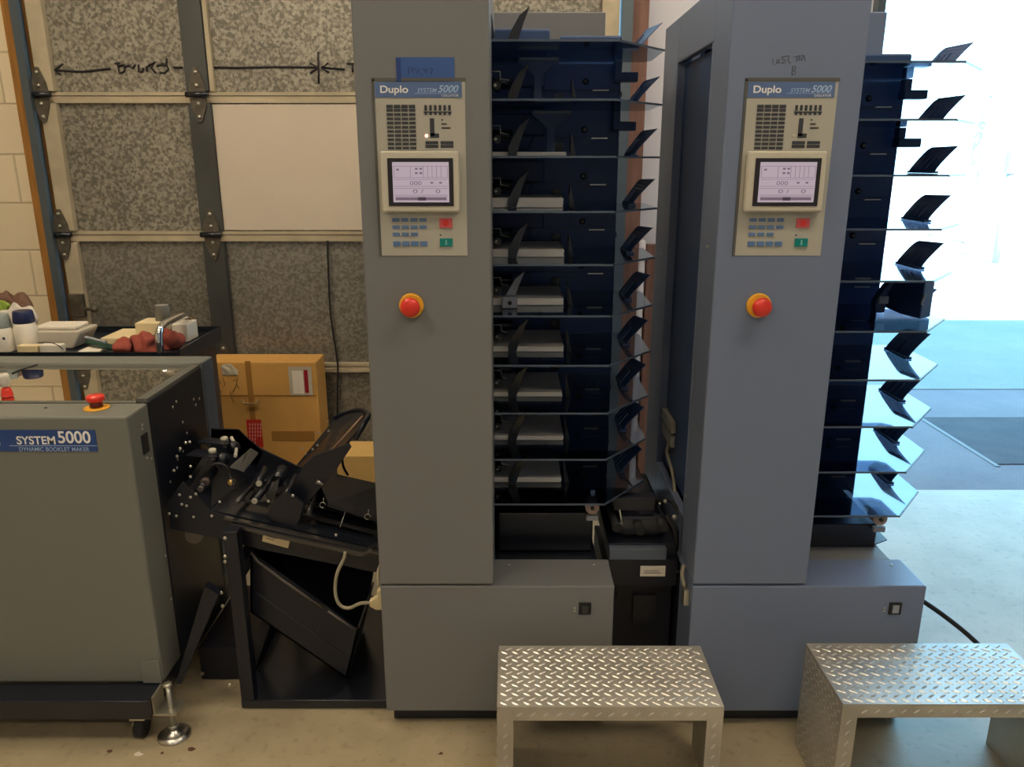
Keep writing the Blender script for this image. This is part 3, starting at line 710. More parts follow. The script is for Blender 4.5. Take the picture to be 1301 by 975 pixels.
# emergency stop on the top
c = atz(123, 519, .884)
bm = B(); lathe(bm, (c.x, c.y, .884), (0, 0, 1), [(.030, 0), (.030, .003), (.026, .004)], 32); es = obj('emergency_stop', bm, YEL, BM); es['label'] = 'red mushroom stop button on yellow disc'
bm = B(); lathe(bm, (c.x, c.y, .888), (0, 0, 1), [(.015, 0), (.015, .016)], 24); obj('button_neck', bm, mat('dark_red_neck', (.10, .01, .01), .4), es)
bm = B(); lathe(bm, (c.x, c.y, .902), (0, 0, 1), [(.017, 0), (.021, .005), (.0215, .012), (.019, .016), (.001, .018)], 28); obj('stop_button', bm, RED, es)
bm = B(); a = at(61, 516, 1.88); lathe(bm, (a.x, 1.87, .884), (0, 0, 1), [(.004, 0), (.003, .002)], 8); obj('lid_screw', bm, PRINTD, BM)
# label
LA = lambda x, y: at(x, y, 1.797)
a = LA(-60, 547); b = LA(124, 574)
bm = B(); box(bm, a.x, b.x, 1.7975, 1.7999, b.z, a.z); lab = obj('front_label', bm, LABELB, BM)
def lt(name, s, x0, x1, y0, y1, m, **k):
    a = LA(x0, y0); b = LA(x1, y1); text(name, s, a.x, b.x, b.z, a.z, 1.797, m, lab, **k)
lt('label_lettering', 'SYSTEM', 20, 71, 554.5, 565, WHITE, bold=.02); lt('label_number', '5000', 72, 116, 548, 563.5, WHITE, bold=.02)
lt('label_caption', 'DYNAMIC BOOKLET MAKER', 24, 114, 568.5, 574-.3, LBLUE, bold=.01); lt('label_brand', 'Duplo', -48, 2, 555, 573, WHITE, bold=.02)
a = LA(12, 566.3); b = LA(124, 567); bm = B(); box(bm, a.x, b.x, 1.7968, 1.7975, b.z, a.z); obj('label_line', bm, LBLUE, lab)
place(BM, (-1.46, 2.05, 0))

# ------------------------------------------------------------------ infeed conveyor (black) and its fittings
IC = thing('infeed_conveyor', 'black sloping conveyor between the booklet maker and the taped tower', 'conveyor')
def plate(name, px, Y, m, parent, th=.006, bevel=0):
    return obj(name, prism(B(), pxy(px, Y), (0, th, 0)), m, parent, bevel=bevel)
plate('side_plate', [(215, 657), (212, 640), (232, 612), (268, 650), (340, 672), (485, 703), (485, 729), (330, 698), (275, 684), (216, 672)], 1.93, BLACK, IC)
plate('back_plate', [(268, 545), (300, 546), (330, 570), (376, 592), (482, 616), (482, 650), (376, 640), (268, 640)], 2.24, BLACK, IC)
def quad(name, pts, m, parent, th=.006, d=None):
    P = [at(*p) for p in pts]
    n = (P[1]-P[0]).cross(P[2]-P[0]).normalized()
    if n.z > 0: n = -n
    return obj(name, prism(B(), P, n*th), m, parent)
quad('conveyor_bed', [(268, 648, 1.937), (484, 698, 1.937), (484, 634, 2.24), (330, 600, 2.24)], BLACKS, IC)
quad('cover_panel', [(417, 640, 2.0), (485, 660, 2.0), (485, 616, 2.24), (400, 598, 2.24)], BLACK, IC, .01)
quad('entry_deck', [(218, 640, 1.95), (268, 652, 1.95), (330, 600, 2.24), (272, 560, 2.24)], BLACK, IC)
# raised back guard
quad('guard_plate', [(268, 548, 2.24), (303, 546, 2.24), (334, 576, 2.24), (326, 592, 2.24), (286, 566, 2.24), (268, 566, 2.24)], BLACK, IC, .004)
# rail strips with a sheen
for y0, y1 in ((0, 0),):
    bm = B()
    prism(bm, [at(285, 658, 1.915), at(484, 703, 1.915), at(484, 706, 1.915), at(285, 661, 1.915)], (0, .014, 0))
    prism(bm, [at(293, 667, 1.905), at(462, 703, 1.905), at(470, 697, 1.905), at(474, 700, 1.905), at(460, 708, 1.905), at(350, 684, 1.905), at(293, 670, 1.905)], (0, .024, 0))
    obj('guide_rail', bm, mat('polished_black_rail', (.03, .03, .032), .16, spec=.9), IC)
# label
P = [at(335, 675, 1.925), at(369, 684, 1.925), at(366, 697, 1.925), at(333, 688, 1.925)]
lb = obj('rating_label', prism(B(), P, (0, .003, 0)), CREAMBOX, IC)
strokes('label_print', [[at(338, 681, 1.924), at(352, 685, 1.924)], [at(338, 684, 1.924), at(348, 687, 1.924)]], .0006, PRINTD, lb)
# upper cross plates with knobs at the entry
quad('cross_plate', [(250, 562, 2.1), (290, 565, 2.1), (292, 558, 2.18), (262, 556, 2.16)], BLACK, IC, .003)
quad('cross_plate', [(236, 578, 2.02), (275, 581, 2.02), (278, 573, 2.10), (250, 570, 2.10)], BLACK, IC, .003)
for (x, y, Y, r) in ((285, 558, 2.15, .011), (270, 573, 2.06, .011)):
    c = at(x, y, Y); bm = B(); lathe(bm, c-Vector((0, 0, .006)), (0, 0, 1), [(r*.5, -.02), (r*.5, 0), (r, 0), (r, .010), (r*.6, .013)], 18); obj('adjuster_knob', bm, CREAM, IC)
    bm = B(); bmesh.ops.create_uvsphere(bm, u_segments=14, v_segments=10, radius=.020, matrix=Matrix.Translation(c+Vector((.02, .01, -.03)))); obj('knuckle', bm, BLACK, IC, True)
bm = B(); tube(bm, [at(294, 556, 2.2), at(297, 562, 2.18), at(300, 570, 2.15), at(299, 580, 2.1)], .005); obj('hose', bm, CREAM, IC)
bm = B(); prism(bm, [at(292, 594, 2.02), at(310, 600, 2.02), at(328, 577, 2.12), at(318, 571, 2.12)], (0, .004, .002)); fl = obj('folding_plate', bm, mat('grey_black_plate', (.05, .05, .05), .4), IC)
bm = B(); prism(bm, [at(306, 590, 2.0), at(309, 580, 2.03), at(317, 571, 2.08), at(311, 584, 2.03)], (.003, .0, .003)); obj('plate_handle', bm, mat('grey_handle', (.2, .2, .19), .35, .4), fl)
for (a, b) in (((255, 621), (273, 597)), ((324, 636), (352, 602)), ((362, 633), (376, 606)), ((329, 614), (336, 596))):
    pa = at(*a, 1.97); pb = at(*b, 2.10); bm = B(); cyl(bm, pa, pb, .010, n=14); rl = obj('roller_arm', bm, BLACK, IC)
    bm = B(); cyl(bm, pa-(pb-pa).normalized()*.006, pa, .008, n=12); obj('arm_tip', bm, CREAM if a[0] == 324 else ZINC, rl)
bm = B(); lathe(bm, at(295, 612, 2.0), (0, -1, 0), [(.010, 0), (.010, .012), (.004, .016)], 12); obj('brass_fitting', bm, mat('brass', (.45, .32, .12), .35, .8), IC)
plate('side_bracket', [(340, 655), (345, 640), (365, 625), (385, 640), (380, 662), (372, 672), (352, 668)], 1.94, BLACK, IC, .01)
bm = B()
for x, y in ((228, 629), (242, 632), (249, 628), (231, 641), (237, 643), (215, 653), (224, 656), (246, 657), (269, 656), (242, 606), (221, 598), (236, 563), (241, 562), (229, 570), (225, 580), (242, 593), (279, 638), (341, 637), (372, 630), (427, 680), (348, 674)):
    lathe(bm, at(x, y, 1.928), (0, -1, 0), [(.0042, 0), (.0042, .001), (.002, .0022)], 8)
obj('bolts', bm, STEEL, IC)
bm = B()
for x, y in ((410, 642), (467, 657)):
    c = at(x, y, 1.99); tube(bm, [c+Vector((.008*math.cos(t), 0, .008*math.sin(t))) for t in [i*.7 for i in range(8)]], .0014, 5); tube(bm, [c+Vector((.002, 0, .008)), c+Vector((.004, 0, .022))], .0014, 5, False)
obj('spring_clip', bm, ZINC, IC)
bm = B(); tube(bm, [at(439, 650, 1.96), at(432, 670, 1.925)], .0012, 5, False); obj('sensor_wire', bm, ZINC, IC)
bm = B(); lathe(bm, at(246, 681, 1.94), (0, 1, 0), [(.024, 0), (.024, .01)], 20); obj('drive_wheel', bm, mat('dull_wheel', (.16, .14, .12), .4, .6), IC)
# belts, shafts and brackets on the bed
for y0 in (0, 1, 2):
    Yb = 1.99+.075*y0
    P = [at(300, 651, 1.937), at(478, 695, 1.937)]
    a_, b_ = P[0], P[1]
    bm = B(); sh = Vector((0, Yb-1.937, .002+.03*0))
    prism(bm, [a_+sh+Vector((0, 0, .004)), b_+sh+Vector((0, 0, .004)), b_+sh+Vector((0, .018, .004)), a_+sh+Vector((0, .018, .004))], (0, 0, .004))
    obj('transport_belt', bm, RUBBER, IC)
for (a, b, r) in (((300, 640), (330, 606), .007), ((345, 646), (372, 612), .009), ((392, 652), (404, 624), .006)):
    bm = B(); cyl(bm, at(*a, 1.95), at(*b, 2.15), r, n=12); obj('cross_shaft', bm, mat('dark_shaft', (.06, .06, .065), .3, .6), IC)
bm = B(); prism(bm, [at(338, 632, 2.0), at(349, 600, 2.08), at(357, 598, 2.08), at(352, 622, 2.0), at(345, 640, 2.0)], (0, .006, 0)); obj('hinged_bracket', bm, mat('grey_black_plate', (.05, .05, .05), .4), IC)
bm = B(); c = at(352, 612, 2.05); cyl(bm, c, c+Vector((0, .06, .01)), .018, n=18); obj('pressure_roller', bm, BLACKS, IC)
bm = B(); tube(bm, [at(262, 600, 2.0), at(272, 590, 2.0), at(286, 592, 2.0), at(292, 604, 2.0), at(298, 618, 1.98)], .004, 6); obj('wiring', bm, RUBBER, IC)
bm = B(); c = at(262, 612, 2.0); lathe(bm, c, (0, -1, 0), [(.014, 0), (.014, .010), (.008, .014)], 16); obj('grip_knob', bm, mat('dark_brown_knob', (.07, .05, .045), .5), IC)
# tilted stacking tray
P = [(390, 618, 1.99), (466, 534, 2.03), (468, 527, 2.08), (459, 521, 2.16), (426, 531, 2.30), (372, 597, 2.30)]
st = quad('stacker_plate', P, BLACKS, IC, .006)
plate('stacker_cheek', [(366, 640), (376, 610), (386, 592), (398, 580), (424, 571), (443, 564), (446, 569), (424, 602), (398, 630), (387, 645), (374, 648)], 1.985, BLACK, IC, .008)
strokes('stacker_rods', [[at(417, 577, 1.99), at(440, 552, 2.0), at(461, 529, 2.02)], [at(449, 560, 2.0), at(460, 545, 2.0)], ], .0035, mat('copper_rod', (.30, .20, .14), .35, .7), IC, True)
bm = B(); tube(bm, [at(425, 531, 2.30), at(440, 525, 2.25), at(458, 521, 2.16), at(468, 527, 2.06), at(462, 540, 2.0), at(455, 552, 1.99), at(452, 558, 1.99)], .007); obj('stacker_edge', bm, BLACK, IC)
bm = B()
for x, y, Y in ((418, 536, 2.27), (419, 548, 2.22), (406, 551, 2.25), (405, 566, 2.15), (385, 570, 2.25), (390, 577, 2.2), (399, 571, 2.14)):
    lathe(bm, at(x, y, Y)+Vector((0, -.012, .004)), (-.4, -.5, .7), [(.004, 0), (.003, .003)], 8)
obj('stacker_screws', bm, STEEL, IC)
bm = B(); cyl(bm, at(402, 612, 1.98), at(412, 616, 1.98), .006, n=10); obj('pivot_pin', bm, mat('pin_grey', (.25, .25, .24), .3, .8), IC)
bm = B(); tube(bm, [at(434, 575, 2.3), at(436, 592, 2.3), at(442, 604, 2.3)], .004); obj('rear_lead', bm, RUBBER, IC)
place(IC, (-.63, 2.12, .45))

# grey signal cable with its connector
SC = thing('signal_cable', 'grey looping cable plugged into the lower left of the taped tower', 'cable')
bm = B(); tube(bm, [at(439, 701, 1.905), at(437, 710, 1.90), at(428, 730, 1.89), at(426, 752, 1.885), at(431, 768, 1.88), at(443, 773, 1.875), at(458, 767, 1.87), at(471, 766, 1.868)], .0048, 10); obj('cable_sheath', bm, CABLE, SC)
bm = B(); a = at(472, 766, 1.866); prism(bm, [(a.x-.004, a.y-.008, a.z-.008), (a.x+.012, a.y-.008, a.z-.018), (X1+.0-.002, a.y-.008, a.z-.018), (X1-.002, a.y-.008, a.z+.018), (a.x+.012, a.y-.008, a.z+.018), (a.x-.004, a.y-.008, a.z+.008)], (0, .018, 0)); obj('plug', bm, CREAMBOX, SC, bevel=.002)
place(SC, (-.42, 1.88, .35))

# ------------------------------------------------------------------ black stand
ST = thing('conveyor_stand', 'black steel stand on a flat base plate below the sloping conveyor', 'stand')
boxo('base_plate', (-.755, -.345, 1.87, 2.42, .005, .030), BLACKS, ST, bevel=.002)
a = at(284, 684, 1.87); b = at(300, 684, 1.87)
boxo('post', (a.x, a.x+.036, 1.87, 1.905, .030, .545), BLACK, ST, bevel=.002)
boxo('post', (a.x, a.x+.036, 2.38, 2.415, .030, .435), BLACK, ST, bevel=.002)
boxo('top_bar', (a.x, a.x+.036, 1.906, 2.379, .40, .435), BLACK, ST)
bm = B(); P = [at(332, 790, 2.0), at(345, 780, 2.0), at(318, 850, 2.0), at(306, 850, 2.0)]; prism(bm, [at(333, 786, 2.02), at(346, 786, 2.02), at(322, 856, 2.02), at(308, 856, 2.02)], (0, .03, 0)); obj('strut', bm, BLACK, ST)
bm = B()
for x, y in ((286, 684), (286, 707), (286, 714), (281, 753), (283, 770), (292, 870)): lathe(bm, at(x, y, 1.869), (0, -1, 0), [(.0055, 0), (.005, .003), (.002, .0045)], 10)
obj('post_bolts', bm, ZINC, ST)
place(ST, (-.55, 2.14, 0))
# brace frame under the booklet maker end
BR = thing('brace_frame', 'black diagonal brace on a low skid between booklet maker and stand', 'brace')
bm = B(); prism(bm, [at(260, 745, 1.83), at(277, 756, 1.83), at(230, 869, 1.83), at(223, 869, 1.83)], (0, .025, 0)); obj('diagonal_bar', bm, BLACK, BR)
bm = B(); box(bm, -.915, -.765, 2.0, 2.35, .004, .11); obj('skid', bm, BLACK, BR)
bm = B(); lathe(bm, at(235, 847, 1.998), (0, -1, 0), [(.007, 0), (.006, .004)], 10); lathe(bm, at(257, 856, 1.998), (0, -1, 0), [(.006, 0), (.005, .004)], 10); obj('skid_bolts', bm, STEEL, BR)
place(BR, (-.84, 2.15, 0))
# tilted reject bin
RB = thing('reject_bin', 'black tilted catch bin sloping down to the right inside the stand', 'catch bin')
q = [(318, 702), (456, 800), (441, 863), (318, 778)]
bm = B(); prism(bm, pxy(q, 1.95), (0, .006, 0)); obj('front_wall', bm, BLACK, RB)
Pq = pxy(q, 1.95)
bm = B()
D = Vector((0, .26, 0))
prism(bm, [Pq[3], Pq[2], Pq[2]+D, Pq[3]+D], (0, 0, .006)); prism(bm, [Pq[1], Pq[2], Pq[2]+D, Pq[1]+D], (-.006, 0, 0)); prism(bm, [Pq[0], Pq[3], Pq[3]+D, Pq[0]+D], (.006, 0, 0))
obj('bin_shell', bm, BLACK, RB)
bm = B(); prism(bm, [Pq[0]+D, Pq[1]+D+Vector((0, 0, .04)), Pq[2]+D, Pq[3]+D], (0, .006, 0)); obj('back_wall', bm, BLACK, RB)
strokes('rim_strip', [[at(319, 702, 1.946), at(327, 713, 1.946), at(360, 738, 1.946), at(411, 773, 1.946)], [at(417, 777, 1.946), at(450, 799, 1.946)]], .0045, mat('grey_edge_strip', (.13, .12, .11), .35), RB)
strokes('fold_line', [[at(325, 753, 1.9495), at(370, 785, 1.9495), at(436, 830, 1.9495)], [at(402, 803, 1.9495), at(407, 795, 1.9495)]], .001, mat('worn_fold', (.07, .075, .08), .4), RB)
place(RB, (-.53, 2.08, .2))

# ------------------------------------------------------------------ cardboard behind
CB = thing('cardboard_box', 'tall brown cardboard box with red sticker leaning at the garage door', 'cardboard box')
CY = 3.20
xl, xr = -1.29, at(402, 470, CY).x
boxo('carton', (xl, xr, CY, CY+.15, .002, .665), CARD, CB, bevel=.004)
def cpx(name, x0, x1, y0, y1, m, off=.001, parent=None):
    a = at(x0, y0, CY); b = at(x1, y1, CY); return boxo(name, (a.x, b.x, CY-off-.0008, CY-off+.0004, b.z, a.z), m, parent or CB)
cpx('tape_strip', 311, 335, 459, 640, CARDT, .001); cpx('tape_patch', 345, 400, 548, 560, CARDT, .0008)
cpx('flap_seam', 273, 402, 502, 503.2, CARDT, .0013)
pk = cpx('label_pouch', 366, 398, 466, 502, POUCH, .003); cpx('shipping_note', 371, 387, 471, 500, OFFW, .004, pk); cpx('note_band', 386, 393, 470, 499, DRED, .0045, pk)
rs = cpx('warning_sticker', 313, 335, 533, 568, REDSTK, .003)
bm = B()
for i in range(5):
    x = 317+i*3.4
    for j in range(6 if i < 3 else 4):
        a = at(x, 538+j*4.6, CY); b = at(x+1.5, 541+j*4.6, CY); box(bm, a.x, b.x, CY-.0045, CY-.0038, b.z, a.z)
obj('sticker_print', bm, mat('pink_print', (.75, .4, .38), .5), rs)
strokes('staple_handle', [[at(308, 508, CY-.004), at(309, 513, CY-.012), at(326, 513, CY-.012), at(328, 508, CY-.004)]], .004, mat('dull_staple', (.35, .25, .12), .4, .5), CB)
cr = rag(B(), at(291, 472, CY), .034, .004, .03, 5); obj('crumpled_tape', cr, POUCH, CB)
strokes('handwriting', [[at(296, 484, CY-.002), at(302, 480, CY-.002), at(300, 490, CY-.002), at(296, 498, CY-.002)], [at(300, 488, CY-.002), at(304, 494, CY-.002)], [at(292, 497, CY-.002), at(294, 505, CY-.002), at(297, 512, CY-.002)],
    [at(275, 480, CY-.002), at(281, 486, CY-.002), at(275, 492, CY-.002), at(282, 498, CY-.002), at(276, 505, CY-.002)], [at(283, 480, CY-.002), at(286, 490, CY-.002), at(282, 492, CY-.002)]], .0012, mat('brown_ink', (.12, .06, .02), .8), CB)
place(CB, ((xl+xr)/2, CY+.07, 0))
a = at(420, 588, 3.05); b = at(470, 640, 3.05)
tag(boxo('low_carton', (-.72, -.51, 3.02, 3.20, .002, .315), CARDL, bevel=.004), 'low yellowish carton behind the tilted stacker plate', 'cardboard box')
a = at(466, 497, 3.10); b = at(479, 497, 3.10)
tag(boxo('timber_board', (a.x+.005, a.x+.06, 3.22, 3.26, .002, .50), WOODP, bevel=.002), 'pale timber board upright beside the taped tower', 'board')

# ------------------------------------------------------------------ cart with the tools
CT = thing('tool_cart', 'black steel cart with chrome handle behind the booklet maker', 'cart')
SZ = .872
boxo('tray_bottom', (-2.6, -1.075, 2.47, 2.83, SZ-.008, SZ), BLACK, CT)
bm = B(); box(bm, -2.6, -1.07, 2.464, 2.47, SZ-.03, SZ+.012); box(bm, -2.6, -1.07, 2.83, 2.836, SZ-.03, SZ+.022); box(bm, -1.075, -1.069, 2.47, 2.83, SZ-.03, SZ+.02)
obj('tray_rim', bm, BLACKS, CT)
boxo('cart_body', (-2.55, -1.09, 2.48, 2.82, .12, SZ-.031), BLACK, CT)
for fx in (-2.4, -1.15):
    for fy in (2.53, 2.77):
        bm = B(); cyl(bm, (fx-.015, fy, .05), (fx+.015, fy, .05), .05, n=20); cyl(bm, (fx, fy, .05), (fx, fy, .12), .012, n=10); obj('caster', bm, RUBBER, CT)
bm = B(); tube(bm, [at(204, 448, 2.475), at(202, 430, 2.475), at(204, 417, 2.49), at(213, 409, 2.55), at(232, 401, 2.68), at(239, 402, 2.76), at(243, 410, 2.80), at(245, 424, 2.825)], .012, 14); obj('push_handle', bm, CHROME, CT)
place(CT, (-1.8, 2.65, 0))
def bottle(px, Y, r, h, caph, m, cm, label, lbl=True):
    p = at(px, 440, Y); t = thing('bottle', label, 'bottle')
    bm = B(); lathe(bm, (p.x, Y, SZ+.001), (0, 0, 1), [(r*.96, 0), (r, .004), (r, h*.8), (r*.92, h*.9), (r*.85, h)], 24); obj('bottle_body', bm, m, t)
    bm = B(); lathe(bm, (p.x, Y, SZ+.001+h), (0, 0, 1), [(r*.88, 0), (r*.92, .003), (r*.84, caph-.004), (r*.78, caph)], 24); obj('cap', bm, cm, t)
    place(t, (p.x, Y, SZ)); return t
b1 = bottle(36, 2.56, .036, .090, .040, OFFW, BLUECAP, 'white round bottle with a dark blue cap on the cart')
b2 = bottle(6, 2.53, .032, .080, .045, OFFW, GCAP, 'white bottle with a grey-green cap at the photo edge')
bm = B(); p = at(4, 428, 2.498); lathe(bm, (p.x, 2.4995, SZ+.05), (0, -1, 0), [(.005, 0), (.004, .001)], 10); o = obj('printed_dot', bm, PRINTD, b2); o.location = -Vector(b2.location)
# tub
p = at(80, 440, 2.6); t = thing('plastic_tub', 'clear lidded plastic tub with a few things on the cart', 'tub')
bm = B(); x = p.x; prism(bm, [(x-.075, 2.56, SZ+.001), (x+.055, 2.56, SZ+.001), (x+.085, 2.56, SZ+.05), (x+.088, 2.56, SZ+.062), (x-.085, 2.56, SZ+.062), (x-.085, 2.56, SZ+.05)], (0, .12, 0)); obj('tub_body', bm, COPLAST, t, bevel=.006)
bm = B(); box(bm, x-.07, x+.065, 2.575, 2.665, SZ+.063, SZ+.075); obj('tub_lid', bm, OFFW, t, bevel=.004); place(t, (x, 2.62, SZ))
def item(name, x0, x1, Y, d, z0, h, m, label, cat, bevel=.003):
    a = at(x0, 436, Y).x; b = at(x1, 436, Y).x
    return tag(boxo(name, (a, b, Y, Y+d, SZ+.001+z0, SZ+.001+z0+h), m, bevel=bevel), label, cat)
item('small_carton', 20, 46, 2.495, .03, 0, .026, CREAMBOX, 'small cream carton in front of the blue-capped bottle', 'box')
item('small_carton', 49, 76, 2.495, .03, 0, .028, OFFW, 'small off-white carton in front of the plastic tub', 'box')
bm = B(); tube(bm, [at(47, 436, 2.49), at(60, 435, 2.488), at(72, 438, 2.488), at(80, 444, 2.488)], .0014, 6); tag(obj('wire', bm, RUBBER), 'thin black wire curving over the small off-white carton', 'wire')
item('paper_pad', 97, 124, 2.49, .07, 0, .010, OFFW, 'white paper pad under the green handled knife', 'pad')
item('card_stack', 128, 188, 2.62, .16, 0, .024, CREAMBOX, 'flat cream card stack behind the red cloths', 'card stack')
item('cream_box', 174, 204, 2.66, .10, .0255, .042, CREAMBOX, 'cream box on the end of the cream card stack', 'box')
item("white_box", 220, 240, 2.665, .09, 0, .062, OFFW, 'white box in the back corner of the cart behind the chrome handle', 'box')
p = at(209, 412, 2.72)
bm = B(); lathe(bm, (p.x, 2.715, SZ+.069), (0, 0, 1), [(.026, 0), (.022, .052), (.0225, .053)], 20); tag(obj('cup', bm, CUP), 'upturned grey cup standing on the cream box', 'cup')
K = thing('utility_knife', 'green and black handled utility knife lying on the cart', 'knife')
bm = B(); tube(bm, [at(112, 434, 2.56), at(122, 437, 2.54), at(138, 441, 2.515), at(147, 442, 2.505)], .011, 10); obj('handle', bm, GREENK, K)
bm = B(); tube(bm, [at(109, 431, 2.565)+Vector((0, 0, .006)), at(120, 433.5, 2.55)+Vector((0, 0, .006)), at(135, 437.5, 2.52)+Vector((0, 0, .006))], .0055, 8); obj('slider', bm, FINW, K)
place(K, at(128, 440, 2.53))
for (x, y, Y, rx, rz, s, l) in ((158, 439, 2.515, .033, .026, 1, 'small crumpled red shop cloth at the left of the cloths'), (184, 437, 2.525, .042, .036, 2, 'largest crumpled red shop cloth just left of the chrome handle'), (217, 437, 2.58, .036, .036, 3, 'pinkish red crumpled cloth just right of the chrome handle')):
    c = at(x, y, Y); c.z = SZ+.002+.55*rz
    tag(obj('shop_cloth', rag(B(), c, rx, rx*.9, rz, s), RAG), l, 'cloth', 'red shop cloths on the cart')
c = at(10, 378, 2.72); c.z = SZ+.105
br_ = thing('wrapped_snack_bag', 'crumpled brown and green bag behind the bottles', 'bag')
obj('bag_body', rag(B(), (c.x+.01, 2.72, SZ+.085), .062, .035, .075, 8), BROWN, br_); obj('green_print', rag(B(), (c.x-.02, 2.69, SZ+.12), .034, .012, .020, 9), GREENL, br_)
place(br_, (c.x, 2.72, SZ))
c = at(24, 400, 2.68); tag(obj('crinkled_film', rag(B(), (c.x+.02, 2.645, SZ+.085), .060, .022, .045, 11), FOIL), 'crinkled clear plastic film behind the blue-capped bottle', 'plastic film')
# bottle's reflection at the left edge of the lid, built as a solid
t = thing('bottle_reflection', 'lid reflection of a small red-capped bottle, modelled solid, at the photo edge', 'bottle')
p = atz(4, 514, .8895)
bm = B(); lathe(bm, (p.x-.030, 1.95, .8895), (0, 0, 1), [(.012, 0), (.015, .003), (.011, .022), (.006, .026)], 18); obj('cap', bm, RED, t)
bm = B(); lathe(bm, (p.x-.030, 1.95, .8895), (0, 0, 1), [(.006, .026), (.012, .032), (.013, .055), (.010, .062)], 18); obj('bottle_body', bm, FOIL, t)
bm = B(); tube(bm, [(p.x-.008, 1.95, .951), (p.x+.02, 1.955, .962), (p.x+.055, 1.96, .972)], .0025, 6); obj('straw', bm, RUBBER, t)
place(t, (p.x-.03, 1.95, .8895))

# ------------------------------------------------------------------ diamond plate steps
def lug(bm, c, u, v, n, L, W, Hh, mi=1):
    c = Vector(c)
    ring = [c+u*L, c+u*L*.45+v*W, c-u*L*.45+v*W, c-u*L, c-u*L*.45-v*W, c+u*L*.45-v*W]
    R_ = [bm.verts.new(p) for p in ring]; a = bm.verts.new(c+u*L*.5+n*Hh); b = bm.verts.new(c-u*L*.5+n*Hh)
    for f in ((R_[0], R_[1], a), (R_[1], R_[2], b, a), (R_[2], R_[3], b), (R_[3], R_[4], b), (R_[4], R_[5], a, b), (R_[5], R_[0], a)):
        q = bm.faces.new(f); q.material_index = mi
def lugs(bm, o, ex, ey, n, w, h, s=.0265):
    o = Vector(o); ex = Vector(ex); ey = Vector(ey); n = Vector(n)
    nx = int(w/s); ny = int(h/(s*.60))
    for j in range(ny):
        for i in range(nx):
            x = (i+.5+(.5 if (j//1) % 2 else 0))*s; y = (j+.6)*s*.60
            if x > w-.008 or y > h-.004: continue
            sg = 1 if j % 2 else -1
            u = (ex*math.cos(math.radians(33))+ey*math.sin(math.radians(33))*sg).normalized(); v = n.cross(u)
            lug(bm, o+ex*x+ey*y+n*.0002, u, v, n, .0115, .0030, .0018)
def stool(x, y0, label):
    T = thing('step_stool', label, 'step stool')
    w, d, h, t = .508, .232, .30, .004
    bm = B(); box(bm, x, x+w, y0, y0+d, h-t, h); lugs(bm, (x, y0+.002, h), (1, 0, 0), (0, 1, 0), (0, 0, 1), w, d-.004); obj('tread', bm, [PLATE, PLATER], T)
    bm = B(); box(bm, x+.0362, x+w-.0362, y0, y0+t, h-.036, h-t-.0005)
    for i in range(15): lug(bm, (x+.05+i*.0295, y0-.0001, h-.020), Vector((.8, 0, .6)), Vector((-.6, 0, .8)), Vector((0, -1, 0)), .0095, .0026, .0015)
    obj('front_apron', bm, [PLATE, PLATER], T)
    for s in (0, 1):
        xa = x+(w-t)*s; bm = B(); box(bm, xa, xa+t, y0+t, y0+d, 0, h-t-.0005)
        n = Vector((-1, 0, 0)) if s == 0 else Vector((1, 0, 0))
        lugs(bm, (x if s == 0 else x+w, y0+.004, .004), (0, 1, 0), (0, 0, 1), n, d-.006, h-.012)
        obj('side_panel', bm, [PLATE, PLATER], T)
        xb = x+(w-.036)*s; bm = B()
        pts = [(xb, y0, 0), (xb+.036, y0, 0), (xb+.036, y0, h-t-.0005), (xb, y0, h-t-.0005)]
        prism(bm, pts, (0, t, 0))
        for i in range(9): lug(bm, (xb+.018, y0-.0001, .02+i*.029), Vector((.6, 0, .8)), Vector((-.8, 0, .6)), Vector((0, -1, 0)), .0095, .0026, .0015)
        obj('front_flange', bm, [PLATE, PLATER], T)
    place(T, (x+w/2, y0+d/2, 0))
stool(-.0330, 1.498, 'diamond plate aluminium step in front of the taped tower')
stool(.7450, 1.508, 'diamond plate aluminium step with a bright top near the doorway')

# power lead of the second tower
bm = B(); tube(bm, [(X2+.603, 1.91, .345), (X2+.66, 1.90, .32), (X2+.76, 1.875, .25), (X2+.86, 1.85, .16), (X2+.95, 1.84, .08), (X2+1.1, 1.85, .012), (X2+1.35, 1.9, .008), (X2+1.6, 2.1, .008)], .0065, 10)
tag(obj('power_cord', bm, RUBBER), 'black power cord trailing from the doorway tower to the floor', 'cord')

# dry fragments on the floor
for i, (x, y, r) in enumerate(((243, 952, .010), (150, 908, .006), (176, 959, .012), (206, 957, .006), (140, 955, .008), (560, 958, .006))):
    p = atz(x, y, .001); rr = random.Random(i); bm = B(); n = 7
    prism(bm, [(p.x+r*rr.uniform(.5, 1.2)*math.cos(6.28*j/n), p.y+r*rr.uniform(.4, 1)*math.sin(6.28*j/n), .0005) for j in range(n)], (0, 0, .0015))
    tag(obj('debris_scrap', bm, OFFW if i == 2 else BROWN), 'off-white scrap on the concrete in front of the grey booklet machine' if i == 2 else 'tiny dry brown scrap lying on the bare concrete floor', 'scrap', 'dry scraps on the concrete floor')

